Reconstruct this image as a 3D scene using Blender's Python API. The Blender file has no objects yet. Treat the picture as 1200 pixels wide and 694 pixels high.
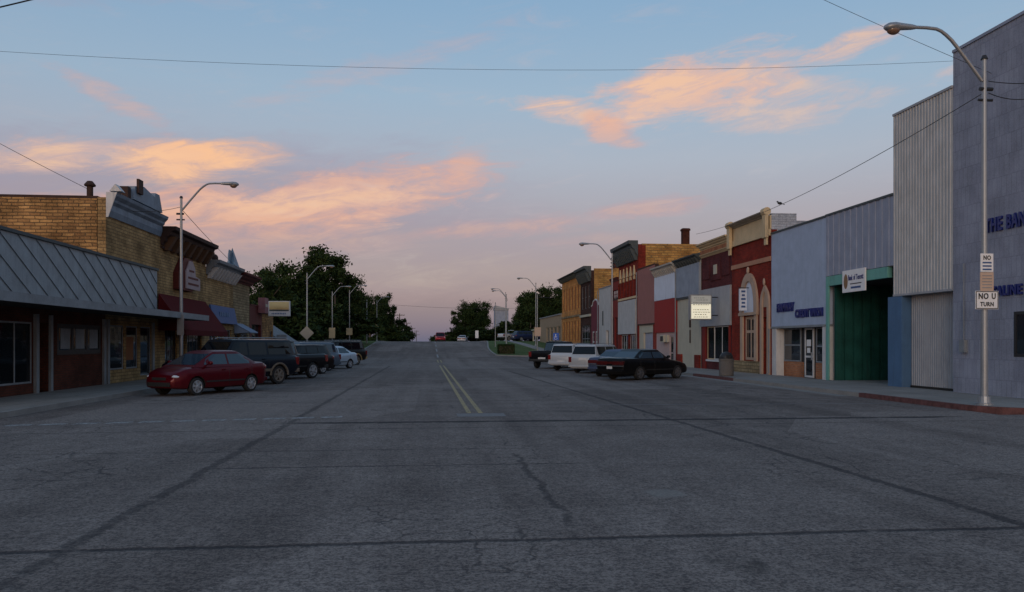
import bpy, bmesh, math, random
from mathutils import Vector, Matrix
R = math.radians
random.seed(7)
scn = bpy.context.scene
COL = scn.collection
XR, XL = 16.7, -12.3          # facade planes, right and left
KR, KL = 13.4, -9.6           # kerb lines

# ---------------------------------------------------------------- node expression helper
class V:
    def __init__(s, nt, sock): s.nt = nt; s.s = sock
    def _m(s, op, *a, clamp=False):
        n = s.nt.nodes.new('ShaderNodeMath'); n.operation = op; n.use_clamp = clamp
        for i, x in enumerate((s,) + a):
            if isinstance(x, V): s.nt.links.new(x.s, n.inputs[i])
            else: n.inputs[i].default_value = x
        return V(s.nt, n.outputs[0])
    def __add__(s, o): return s._m('ADD', o)
    __radd__ = __add__
    def __mul__(s, o): return s._m('MULTIPLY', o)
    __rmul__ = __mul__
    def __sub__(s, o): return s._m('SUBTRACT', o)
    def __rsub__(s, o): return (s * -1.0) + o
    def __truediv__(s, o): return s._m('DIVIDE', o)
    def abs(s): return s._m('ABSOLUTE')
    def pow(s, o): return s._m('POWER', o)
    def mx(s, o): return s._m('MAXIMUM', o)
    def mn(s, o): return s._m('MINIMUM', o)
    def fn(s, op, *a): return s._m(op, *a)
    def clamp(s): return s._m('ADD', 0.0, clamp=True)
    def sm(s, a, b):                         # smooth range a..b -> 0..1
        n = s.nt.nodes.new('ShaderNodeMapRange'); n.interpolation_type = 'SMOOTHSTEP'
        s.nt.links.new(s.s, n.inputs[0]); n.inputs[1].default_value = a; n.inputs[2].default_value = b
        n.inputs[3].default_value = 0; n.inputs[4].default_value = 1
        if a > b:
            n.inputs[1].default_value = b; n.inputs[2].default_value = a
            n.inputs[3].default_value = 1; n.inputs[4].default_value = 0
        return V(s.nt, n.outputs[0])
def xyz(nt, sock):
    n = nt.nodes.new('ShaderNodeSeparateXYZ'); nt.links.new(sock, n.inputs[0])
    return V(nt, n.outputs[0]), V(nt, n.outputs[1]), V(nt, n.outputs[2])
def comb(nt, x, y, z):
    n = nt.nodes.new('ShaderNodeCombineXYZ')
    for i, a in enumerate((x, y, z)):
        if isinstance(a, V): nt.links.new(a.s, n.inputs[i])
        else: n.inputs[i].default_value = a
    return n.outputs[0]
def noise(nt, vec, scale, detail=4, rough=.5, dist=0.0):
    n = nt.nodes.new('ShaderNodeTexNoise'); nt.links.new(vec, n.inputs['Vector'])
    n.inputs['Scale'].default_value = scale; n.inputs['Detail'].default_value = detail
    n.inputs['Roughness'].default_value = rough; n.inputs['Distortion'].default_value = dist
    return V(nt, n.outputs[0])
def mixc(nt, f, a, b, mode='MIX'):
    n = nt.nodes.new('ShaderNodeMix'); n.data_type = 'RGBA'; n.blend_type = mode
    for i, x in ((0, f), (6, a), (7, b)):
        if isinstance(x, V): nt.links.new(x.s, n.inputs[i])
        elif isinstance(x, bpy.types.NodeSocket): nt.links.new(x, n.inputs[i])
        elif i == 0: n.inputs[0].default_value = x
        else: n.inputs[i].default_value = (*x, 1)
    return n.outputs[2]

# ---------------------------------------------------------------- materials
def newmat(name):
    m = bpy.data.materials.new(name); m.use_nodes = True
    nt = m.node_tree; b = nt.nodes['Principled BSDF']
    return m, nt, b
def objvec(nt): return nt.nodes.new('ShaderNodeTexCoord').outputs['Object']
def bump(nt, b, h, strength=.3, dist=.02):
    n = nt.nodes.new('ShaderNodeBump'); n.inputs['Strength'].default_value = strength; n.inputs['Distance'].default_value = dist
    nt.links.new(h.s if isinstance(h, V) else h, n.inputs['Height']); nt.links.new(n.outputs[0], b.inputs['Normal'])
_pc = {}
def paint(name, col, rough=.6, var=.18, metal=0.0, scale=1.5, dirt=.3, spec=.2):
    """weathered plain surface: large mottling, fine grain, vertical streaks"""
    if name in _pc: return _pc[name]
    m, nt, b = newmat(name); o = objvec(nt)
    x, y, z = xyz(nt, o)
    n1 = noise(nt, o, scale, 5, .6); n2 = noise(nt, o, scale * 14, 3, .6)
    st = noise(nt, comb(nt, (x + y) * 5.0, z * .35, 0.0), 1.0, 4, .65)
    f = (n1 * .5 + n2 * .2 + st * .3).sm(.32, .68)
    dk = tuple(c * (1 - var) for c in col); lt = tuple(min(1, c * (1 + var * .6)) for c in col)
    c = mixc(nt, f, dk, lt)
    c = mixc(nt, st.sm(.52, .74) * dirt * 1.6, c, tuple(q * .35 + .01 for q in col))
    nt.links.new(c, b.inputs['Base Color']); b.inputs['Metallic'].default_value = metal
    rr = n1 * .25 + (rough - .12)
    nt.links.new(rr.s, b.inputs['Roughness']); b.inputs['Specular IOR Level'].default_value = spec
    bump(nt, b, n2, .15, .01)
    _pc[name] = m; return m
def masonry(name, c1, c2, mortar, bw, bh, ms=.02, rough=.9, var=.5, bstr=.6, irr=0.0):
    m, nt, b = newmat(name); o = objvec(nt); x, y, z = xyz(nt, o)
    w = noise(nt, o, 2.5, 3, .6)
    u = x + y; v = z
    if irr: u = u + (w - .5) * irr; v = v + (noise(nt, o, 1.3, 2, .5) - .5) * irr * .22
    br = nt.nodes.new('ShaderNodeTexBrick'); nt.links.new(comb(nt, u, v, 0.0), br.inputs['Vector'])
    br.inputs['Color1'].default_value = (*c1, 1); br.inputs['Color2'].default_value = (*c2, 1)
    br.inputs['Mortar'].default_value = (*mortar, 1); br.inputs['Scale'].default_value = 1
    br.inputs['Mortar Size'].default_value = ms; br.inputs['Mortar Smooth'].default_value = .3
    br.inputs['Brick Width'].default_value = bw; br.inputs['Row Height'].default_value = bh
    br.inputs['Bias'].default_value = 0.0
    n1 = noise(nt, o, .9, 4, .6); n2 = noise(nt, o, 22, 4, .6)
    f = (n1 * .6 + n2 * .4).sm(.3, .7)
    c = mixc(nt, 1.0, br.outputs['Color'], mixc(nt, f, (1 - var,) * 3, (1.25,) * 3), 'MULTIPLY')
    st = noise(nt, comb(nt, u * 3.0, z * .3, 0.0), 1.0, 4, .65)
    c = mixc(nt, st.sm(.6, .8) * .5, c, tuple(q * .3 for q in c1))
    nt.links.new(c, b.inputs['Base Color']); b.inputs['Roughness'].default_value = rough; b.inputs['Specular IOR Level'].default_value = .15
    h = (V(nt, br.outputs['Fac']) * -1.0 + 1.0) + n2 * .5
    bump(nt, b, h, bstr, .03)
    return m
def plain(name, col, rough=.5, metal=0, emit=None, es=1.0, coat=0.0):
    m, nt, b = newmat(name); b.inputs['Base Color'].default_value = (*col, 1)
    b.inputs['Roughness'].default_value = rough; b.inputs['Metallic'].default_value = metal
    b.inputs['Coat Weight'].default_value = coat
    n = noise(nt, objvec(nt), 6, 3, .6)
    nt.links.new(mixc(nt, n, tuple(c * .85 for c in col), tuple(min(1, c * 1.1) for c in col)), b.inputs['Base Color'])
    if emit: b.inputs['Emission Color'].default_value = (*emit, 1); b.inputs['Emission Strength'].default_value = es
    return m
def carpaint(name, col, metal=.25, rough=.28):
    m, nt, b = newmat(name); o = objvec(nt); x, y, z = xyz(nt, o)
    d = (noise(nt, o, 3, 4, .6) * .5 + z.sm(.75, .2) * .6).sm(.35, .95)
    nt.links.new(mixc(nt, d * .12, col, (.04, .036, .03)), b.inputs['Base Color'])
    rr = d * .4 + rough; nt.links.new(rr.s, b.inputs['Roughness'])
    b.inputs['Metallic'].default_value = metal; b.inputs['Coat Weight'].default_value = .12; b.inputs['Coat Roughness'].default_value = .03; b.inputs['Specular IOR Level'].default_value = .15
    return m
def glassmat(name, tint=(.02, .025, .03), trans=.0, rough=.04, spec=.8):
    m, nt, b = newmat(name); out = nt.nodes['Material Output']
    b.inputs['Base Color'].default_value = (*tint, 1); b.inputs['Roughness'].default_value = rough
    b.inputs['Specular IOR Level'].default_value = spec
    n = noise(nt, objvec(nt), .8, 2, .5); bump(nt, b, n, .08, .1)
    if trans:
        t = nt.nodes.new('ShaderNodeBsdfTransparent'); t.inputs[0].default_value = (.75, .8, .8, 1)
        mx = nt.nodes.new('ShaderNodeMixShader')
        fr = nt.nodes.new('ShaderNodeFresnel'); fr.inputs[0].default_value = 1.6
        f = (V(nt, fr.outputs[0]) * 1.2 + (1 - trans)).clamp()
        nt.links.new(f.s, mx.inputs[0]); nt.links.new(t.outputs[0], mx.inputs[1]); nt.links.new(b.outputs[0], mx.inputs[2])
        nt.links.new(mx.outputs[0], out.inputs['Surface'])
    return m

M = {}
M['stone'] = masonry('stone_tan', (.46, .30, .135), (.33, .205, .09), (.19, .13, .07), .42, .13, .014, irr=.15, var=.6)
M['stone_rough'] = masonry('stone_rough', (.58, .33, .13), (.31, .165, .07), (.17, .11, .06), .40, .125, .016, irr=.3, bstr=1.0, var=.7)
M['stone_pale'] = masonry('stone_pale', (.34, .26, .15), (.24, .17, .095), (.12, .10, .06), .5, .17, .018, irr=.1)
M['stone_yel'] = masonry('stone_yellow', (.55, .31, .095), (.36, .18, .055), (.26, .17, .085), .55, .2, .02, irr=.6, bstr=.9)
M['stone_or'] = masonry('stone_orange', (.62, .29, .09), (.50, .22, .065), (.34, .2, .09), .6, .3, .015, irr=.1)
M['brick_or'] = masonry('brick_orange', (.50, .21, .065), (.38, .15, .05), (.28, .17, .09), .22, .075, .01)
M['brick_red'] = masonry('brick_red', (.28, .030, .017), (.18, .021, .014), (.12, .045, .035), .22, .075, .008)
M['brick_mar'] = masonry('brick_maroon', (.13, .03, .032), (.09, .022, .026), (.08, .035, .035), .22, .075, .008)
M['brick_dk'] = masonry('brick_dark', (.075, .035, .028), (.05, .024, .02), (.05, .035, .03), .22, .075, .008)
M['brick_dkred'] = masonry('brick_panel', (.12, .036, .022), (.08, .026, .017), (.06, .035, .028), .22, .075, .01)
M['brick_low'] = masonry('brick_base', (.46, .18, .08), (.33, .12, .055), (.3, .2, .14), .24, .08, .012)
M['tile'] = masonry('tile_lavender', (.265, .285, .345), (.235, .25, .31), (.205, .215, .27), .20, .60, .014, rough=.55, var=.25, bstr=.2)
M['white_brick'] = masonry('white_brick', (.5, .53, .58), (.42, .45, .5), (.3, .32, .36), .4, .12, .012)
M['lav'] = paint('lavender_metal', (.28, .31, .39), .6, .22)
M['blue_stucco'] = paint('pale_blue_stucco', (.36, .43, .55), .85, .16, dirt=.15)
M['cream_metal'] = paint('cream_metal', (.45, .455, .45), .6, .2)
M['grey_metal'] = paint('grey_metal', (.33, .34, .36), .5)
M['seam_metal'] = paint('seam_panel_metal', (.28, .32, .35), .55, .3, dirt=.25)
M['white_trim'] = paint('white_trim', (.55, .55, .55), .6)
M['dim_trim'] = paint('aged_trim', (.22, .24, .26), .6, .3)
M['lightpanel'] = paint('grey_blue_slab', (.27, .31, .37), .8, .25)
M['whiteblue'] = paint('white_slab', (.60, .65, .74), .8, .1)
M['cream'] = paint('cream_paint', (.58, .45, .27), .7)
M['cream_dull'] = paint('dull_cream', (.44, .32, .24), .8)
M['cream_lt'] = paint('cream_wall', (.46, .43, .34), .85, .12)
M['pinkbeige'] = paint('pink_beige_wall', (.45, .34, .32), .85, .12)
M['pinkmetal'] = paint('faded_pink_metal', (.22, .11, .115), .55, .15)
M['redpanel'] = paint('red_panel', (.30, .026, .022), .7, .15)
M['redwall'] = paint('red_facade', (.20, .020, .015), .75, .2)
M['maroonwall'] = paint('maroon_stucco', (.15, .028, .045), .8)
M['darkred'] = paint('dark_red_paint', (.10, .018, .016), .6)
M['greymetal_dk'] = paint('dark_grey_cornice', (.07, .085, .09), .6)
M['teal'] = paint('teal_paint', (.14, .36, .31), .55, .1)
M['green'] = paint('green_metal', (.012, .075, .062), .6, .45, dirt=.5)
M['bluepost'] = paint('blue_post', (.075, .15, .265), .6, .15)
M['tan'] = paint('tan_wall', (.33, .25, .17), .8)
M['roof'] = paint('tar_roof', (.05, .045, .045), .9)
M['rust'] = paint('rusted_metal', (.06, .035, .028), .8, .4)
M['maroon_cloth'] = paint('maroon_canvas', (.085, .010, .012), .9, .25, spec=.1)
M['silver'] = paint('galvanised_steel', (.29, .31, .33), .42, .15, metal=.5, dirt=.08)
M['dkmetal'] = plain('dark_metal', (.03, .03, .032), .5, .4)
M['black'] = plain('black_rubber', (.012, .012, .013), .8)
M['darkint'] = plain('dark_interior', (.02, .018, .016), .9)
M['bluesign'] = paint('blue_sign_face', (.05, .10, .24), .6)
M['letter'] = plain('blue_letter', (.006, .015, .14), .4)
M['white'] = plain('white_paint', (.75, .75, .75), .45)
M['blackp'] = plain('black_paint', (.015, .015, .015), .5)
M['tansign'] = plain('tan_sign', (.5, .36, .27), .5)
M['glass'] = glassmat('window_glass')
M['glassthin'] = glassmat('shop_glass', trans=.75)
M['carglass'] = glassmat('car_glass', (.006, .008, .011), rough=.02, spec=.3)
M['carglass_lt'] = glassmat('car_glass_blue', (.012, .03, .05), rough=.05, spec=.7)
M['curtain'] = paint('curtain_cloth', (.22, .28, .30), .9, .3, scale=4)
M['concrete'] = paint('concrete_slab', (.26, .24, .215), .9, .2, scale=.8)
M['plaster'] = paint('grey_plaster', (.20, .21, .22), .9, .3)
M['chrome'] = plain('chrome', (.55, .57, .6), .2, .9)
M['rim'] = plain('wheel_silver', (.5, .52, .55), .35, .7)
M['wood'] = paint('weathered_wood', (.09, .07, .055), .9, .3)

def corrug_mat(): pass

# ---------------------------------------------------------------- mesh builder
SPLIT = {'pilaster', 'post', 'bracket', 'brick_base', 'brick_pier', 'finial_block', 'recess_panel', 'air_conditioner', 'notice', 'poster', 'brick_rib', 'window_surround', 'board', 'porch_roof', 'finial', 'relief_ornament', 'door_handle', 'fitting', 'wall_plaque', 'sign_stripe', 'trim', 'downpipe'}
class MB:
    def __init__(s): s.v = []; s.f = []; s.g = []
    def add(s, vs, fs):
        k = len(s.v); s.g.append((k, len(s.f))); s.v += [Vector(p) for p in vs]; s.f += [tuple(i + k for i in f) for f in fs]; return s
    def quad(s, a, b, c, d): return s.add([a, b, c, d], [(0, 1, 2, 3)])
    def box(s, x0, x1, y0, y1, z0, z1):
        x0, x1 = sorted((x0, x1)); y0, y1 = sorted((y0, y1)); z0, z1 = sorted((z0, z1))
        return s.add([(x0,y0,z0),(x1,y0,z0),(x1,y1,z0),(x0,y1,z0),(x0,y0,z1),(x1,y0,z1),(x1,y1,z1),(x0,y1,z1)],
                     [(0,3,2,1),(4,5,6,7),(0,1,5,4),(1,2,6,5),(2,3,7,6),(3,0,4,7)])
    def prism(s, pts, d):
        n = len(pts); d = Vector(d); a = [Vector(p) for p in pts]
        s.add(a + [p + d for p in a], [tuple(range(n))[::-1], tuple(range(n, 2 * n))] + [(i, (i + 1) % n, n + (i + 1) % n, n + i) for i in range(n)])
        return s
    def tube(s, path, r, n=8, cap=True):
        path = [Vector(p) for p in path]
        rs = r if isinstance(r, (list, tuple)) else [r] * len(path)
        up = Vector((0, 0, 1)); rings = []
        for i, p in enumerate(path):
            t = (path[min(i + 1, len(path) - 1)] - path[max(i - 1, 0)]).normalized()
            a = t.cross(up if abs(t.z) < .95 else Vector((0, 1, 0))).normalized(); b = t.cross(a)
            rings.append([p + (a * math.cos(2 * math.pi * k / n) + b * math.sin(2 * math.pi * k / n)) * rs[i] for k in range(n)])
        vs = [q for g in rings for q in g]; fs = []
        for i in range(len(path) - 1):
            for k in range(n):
                fs.append((i * n + k, i * n + (k + 1) % n, (i + 1) * n + (k + 1) % n, (i + 1) * n + k))
        if cap: fs += [tuple(range(n))[::-1], tuple((len(path) - 1) * n + k for k in range(n))]
        return s.add(vs, fs)
    def lathe(s, prof, c, axis='z', n=20):
        """prof: list of (radius, along)"""
        c = Vector(c); vs = []; fs = []
        for (r, h) in prof:
            for k in range(n):
                a = 2 * math.pi * k / n; u, w = r * math.cos(a), r * math.sin(a)
                vs.append(c + (Vector((u, w, h)) if axis == 'z' else Vector((u, h, w))))
        for i in range(len(prof) - 1):
            for k in range(n):
                fs.append((i * n + k, i * n + (k + 1) % n, (i + 1) * n + (k + 1) % n, (i + 1) * n + k))
        fs += [tuple(range(n))[::-1], tuple((len(prof) - 1) * n + k for k in range(n))]
        return s.add(vs, fs)
    def ell(s, c, rx, ry, rz, nu=12, nv=8):
        c = Vector(c); vs = [c + Vector((0, 0, -rz))]; fs = []
        for j in range(1, nv):
            t = -math.pi / 2 + math.pi * j / nv
            for k in range(nu):
                a = 2 * math.pi * k / nu
                vs.append(c + Vector((rx * math.cos(t) * math.cos(a), ry * math.cos(t) * math.sin(a), rz * math.sin(t))))
        vs.append(c + Vector((0, 0, rz)))
        for k in range(nu):
            fs.append((0, 1 + (k + 1) % nu, 1 + k))
            for j in range(nv - 2):
                a = 1 + j * nu
                fs.append((a + k, a + (k + 1) % nu, a + nu + (k + 1) % nu, a + nu + k))
            a = 1 + (nv - 2) * nu
            fs.append((a + k, a + (k + 1) % nu, len(vs) - 1))
        return s.add(vs, fs)
    def build(s, name, mat, parent=None, smooth=False, bevel=0.0, seg=2, subtract=True):
        if name in SPLIT and len(s.g) > 1:                       # every loose piece becomes a part of its own
            s.g.append((len(s.v), len(s.f)))
            for (v0, f0), (v1, f1) in zip(s.g, s.g[1:]):
                p = MB(); p.add(s.v[v0:v1], [tuple(i - v0 for i in f) for f in s.f[f0:f1]])
                o = p.build(name, mat, parent, smooth, bevel, seg, subtract)
            return o
        me = bpy.data.meshes.new(name)
        off = Vector((0, 0, 0))
        if parent is not None and subtract:
            p = parent
            while p is not None: off += p.location; p = p.parent
        me.from_pydata([tuple(p - off) for p in s.v], [], s.f)
        me.update()
        bm = bmesh.new(); bm.from_mesh(me)
        bmesh.ops.recalc_face_normals(bm, faces=bm.faces)
        if bevel: bmesh.ops.bevel(bm, geom=bm.edges[:], offset=bevel, segments=seg, affect='EDGES', profile=.7, clamp_overlap=True)
        bm.to_mesh(me); bm.free()
        if smooth:
            for p in me.polygons: p.use_smooth = True
            me.set_sharp_from_angle(angle=R(35))
        o = bpy.data.objects.new(name, me); COL.objects.link(o)
        for mm in (mat if isinstance(mat, (list, tuple)) else [mat]): me.materials.append(mm)
        if parent is not None: o.parent = parent
        return o

def tag(o, label=None, cat=None, group=None, kind=None):
    if label: o['label'] = label
    if cat: o['category'] = cat
    if group: o['group'] = group
    if kind: o['kind'] = kind
    return o
def thing(name, label, cat, loc=(0, 0, 0), rz=0, group=None):
    o = bpy.data.objects.new(name, None); COL.objects.link(o)
    o.location = loc; o.rotation_euler = (0, 0, rz)
    return tag(o, label, cat, group)
def copy_tree(o, parent=None):
    c = o.copy(); COL.objects.link(c); c.parent = parent
    for ch in list(o.children): copy_tree(ch, c)
    return c
def struct(o): o['kind'] = 'structure'; return o

def zg(y):                                            # the road rises to a crest and falls away behind it
    if y <= 60: return 0.0
    if y <= 135: t = (y - 60) / 75; return 1.95 * t * t * (3 - 2 * t)
    if y <= 142: return 1.95
    if y <= 230: t = (y - 142) / 88; return 1.95 - 1.75 * t * t * (3 - 2 * t)
    return .2
def text(body, size, loc, side, mat, parent, width=None, extr=.02, bold=.0, name='lettering', facing=None):
    cu = bpy.data.curves.new(name, 'FONT'); cu.body = body; cu.size = size; cu.extrude = extr; cu.offset = bold
    cu.space_character = 1.12; cu.space_word = 1.3; cu.align_x = 'CENTER'; cu.align_y = 'CENTER'; cu.resolution_u = 3
    t = bpy.data.objects.new(name, cu); COL.objects.link(t)
    bpy.context.view_layer.update()
    me = bpy.data.meshes.new_from_object(t.evaluated_get(bpy.context.evaluated_depsgraph_get()))
    bpy.data.objects.remove(t)
    xs = [v.co.x for v in me.vertices]; w = max(xs) - min(xs)
    sx = (width / w) if width else 1
    rz = {'R': R(-90), 'L': R(90), 'F': 0.0}[side]
    mt = Matrix.Rotation(rz, 4, 'Z') @ Matrix.Rotation(R(90), 4, 'X') @ Matrix.Diagonal((sx, 1, 1, 1))
    me.transform(mt)
    o = bpy.data.objects.new(name, me); COL.objects.link(o); me.materials.append(mat)
    off = Vector((0, 0, 0)); p = parent
    while p is not None: off += p.location; p = p.parent
    o.location = Vector(loc) - off; o.parent = parent
    return o

# ---------------------------------------------------------------- facade helpers (u along the street, o out towards it)
class Side:
    def __init__(s, which, plane=None):
        s.w = which; s.X = plane if plane is not None else (XR if which == 'R' else XL); s.d = -1 if which == 'R' else 1
    def x(s, o): return s.X + s.d * o
    def box(s, mb, u0, u1, z0, z1, o0, o1): return mb.box(s.x(o0), s.x(o1), u0, u1, z0, z1)
    def pt(s, u, z, o=0): return (s.x(o), u, z)
def wall_mb(S, u0, u1, z0, z1, holes=(), t=.3, o=0.0):
    mb = MB()
    us = sorted({u0, u1, *[h[0] for h in holes], *[h[1] for h in holes]}); zs = sorted({z0, z1, *[h[2] for h in holes], *[h[3] for h in holes]})
    us = [u for u in us if u0 <= u <= u1]; zs = [z for z in zs if z0 <= z <= z1]
    def solid(i, j):
        if i < 0 or j < 0 or i >= len(us) - 1 or j >= len(zs) - 1: return False
        cu, cz = (us[i] + us[i + 1]) / 2, (zs[j] + zs[j + 1]) / 2
        return not any(h[0] < cu < h[1] and h[2] < cz < h[3] for h in holes)
    for i in range(len(us) - 1):
        for j in range(len(zs) - 1):
            if not solid(i, j): continue
            a, b, c, d = us[i], us[i + 1], zs[j], zs[j + 1]
            for oo in (o, o - t): mb.quad(S.pt(a, c, oo), S.pt(b, c, oo), S.pt(b, d, oo), S.pt(a, d, oo))
            if not solid(i - 1, j): mb.quad(S.pt(a, c, o), S.pt(a, d, o), S.pt(a, d, o - t), S.pt(a, c, o - t))
            if not solid(i + 1, j): mb.quad(S.pt(b, c, o), S.pt(b, d, o), S.pt(b, d, o - t), S.pt(b, c, o - t))
            if not solid(i, j - 1): mb.quad(S.pt(a, c, o), S.pt(b, c, o), S.pt(b, c, o - t), S.pt(a, c, o - t))
            if not solid(i, j + 1): mb.quad(S.pt(a, d, o), S.pt(b, d, o), S.pt(b, d, o - t), S.pt(a, d, o - t))
    return mb
def weld(o):
    bm = bmesh.new(); bm.from_mesh(o.data); bmesh.ops.remove_doubles(bm, verts=bm.verts, dist=.0005)
    bmesh.ops.recalc_face_normals(bm, faces=bm.faces); bm.to_mesh(o.data); bm.free(); return o
def window(S, parent, u0, u1, z0, z1, fm, gm=None, nu=1, nz=1, rec=.14, fw=.06, name='window', zsplit=None, sill=None):
    mb = MB(); a, b = -rec, -rec + .05
    e = .004
    S.box(mb, u0 + e, u0 + fw, z0 + e, z1 - e, a, b); S.box(mb, u1 - fw, u1 - e, z0 + e, z1 - e, a, b)
    S.box(mb, u0 + fw, u1 - fw, z0 + e, z0 + fw, a, b); S.box(mb, u0 + fw, u1 - fw, z1 - fw, z1 - e, a, b)
    for k in range(1, nu):
        u = u0 + (u1 - u0) * k / nu; S.box(mb, u - fw / 2, u + fw / 2, z0 + fw, z1 - fw, a + .003, b - .003)
    zz = [z0 + (z1 - z0) * k / nz for k in range(1, nz)] if zsplit is None else zsplit
    for z in zz: S.box(mb, u0 + fw, u1 - fw, z - fw / 2, z + fw / 2, a + .006, b - .006)
    f = mb.build(name, fm, parent)
    p = MB(); S.box(p, u0 + fw * .5, u1 - fw * .5, z0 + fw * .5, z1 - fw * .5, a + .02, a + .03)
    p.build('pane', gm or M['glass'], f)
    if sill:
        q = MB(); S.box(q, u0 - .08, u1 + .08, z0 - .1, z0 - .004, -.05, .08); q.build('sill', sill, f)
    return f
def door(S, parent, u0, u1, z0, z1, fm, rec=.2, gm=None):
    f = window(S, parent, u0, u1, z0, z1, fm, gm, rec=rec, fw=.09, name='door', zsplit=[z0 + (z1 - z0) * .42])
    q = MB(); S.box(q, u0 + .11, u0 + .14, z0 + .8, z0 + 1.15, -rec + .06, -rec + .1); q.build('handle', M['chrome'], f)
    return f
def ribs(S, u0, u1, z0, z1, pitch=.2, dep=.03, o=0.0, rw=.4):
    """box-rib metal sheet, front surface only with closed back"""
    n = max(2, int((u1 - u0) / pitch)); p = (u1 - u0) / n; prof = []
    for i in range(n):
        a = u0 + i * p
        prof += [(a, o), (a + p * (1 - rw) - .015, o), (a + p * (1 - rw), o + dep), (a + p - .015, o + dep)]
    prof.append((u1, o))
    mb = MB(); back = o - .04
    for (a, oa), (b, ob) in zip(prof, prof[1:]):
        mb.quad(S.pt(a, z0, oa), S.pt(b, z0, ob), S.pt(b, z1, ob), S.pt(a, z1, oa))
    mb.quad(S.pt(u0, z0, back), S.pt(u1, z0, back), S.pt(u1, z1, back), S.pt(u0, z1, back))
    mb.quad(S.pt(u0, z0, back), S.pt(u0, z1, back), S.pt(u0, z1, o), S.pt(u0, z0, o))
    mb.quad(S.pt(u1, z0, back), S.pt(u1, z1, back), S.pt(u1, z1, o), S.pt(u1, z0, o))
    for z in (z0, z1):
        mb.add([S.pt(a, z, oa) for a, oa in prof] + [S.pt(u1, z, back), S.pt(u0, z, back)], [tuple(range(len(prof) + 2))])
    return mb
def shell(S, parent, u0, u1, z0, h, depth, sidem, roofz=None, t=.3, near=True):
    """near and far side walls, back wall and roof, behind the facade"""
    w = MB(); e = .003
    for a, b in ((u0 + e, u0 + .25), (u1 - .25, u1 - e)): S.box(w, a, b, z0, h - e, -t - e, -depth)
    S.box(w, u0 + .25, u1 - .25, z0, h - e, -depth + .25, -depth)
    w.build('side_wall', sidem, parent)
    r = MB(); rz = roofz if roofz else h - .45
    S.box(r, u0 + .26, u1 - .26, rz - .15, rz, -t - .01, -depth + .26)
    r.build('roof', M['roof'], parent)
def cornice(S, parent, u0, u1, z0, z1, out, mat, brk=0, bmat=None, prof=None, name='cornice', bw=.12):
    """stepped moulding extruded along the facade with optional brackets"""
    h = z1 - z0
    prof = prof or [(0.004, 0), (.10, 0), (.13, .12), (.30, .22), (.34, .40), (.62, .55), (.70, .72), (.96, .80), (1, 1), (0.004, 1)]
    pts = [S.pt(u0, z0 + h * b, max(.004, out * a)) for a, b in prof]
    mb = MB(); mb.prism(pts, (0, u1 - u0, 0))
    c = mb.build(name, mat, parent)
    if brk:
        q = MB()
        for k in range(brk):
            u = u0 + (u1 - u0) * (k + .5) / brk
            q.prism([S.pt(u - bw / 2, z0 - h * .25, .006), S.pt(u - bw / 2, z0 - h * .25, out * .3), S.pt(u - bw / 2, z0 + h * .5, out * .85), S.pt(u - bw / 2, z0 + h * .5, .006)], (0, bw, 0))
        q.build('bracket', bmat or mat, c)
    return c

# ================================================================ SETTING
def grid_sheet(name, xs, ys, zf, mat, thick=0):
    mb = MB(); vs = [(x if not callable(x) else x(y), y, zf(x, y)) for y in ys for x in xs]; n = len(xs)
    fs = [(j * n + i, j * n + i + 1, (j + 1) * n + i + 1, (j + 1) * n + i) for j in range(len(ys) - 1) for i in range(n - 1)]
    mb.add(vs, fs); o = mb.build(name, mat, None); return struct(o)
YS = [-60, -30, -4, 8, 17.7, 30, 45, 60] + [60 + 3.75 * k for k in range(1, 21)] + [138, 142, 150, 160, 172, 185, 200, 215, 230, 260, 320, 450, 700, 1200, 2500]

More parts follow.
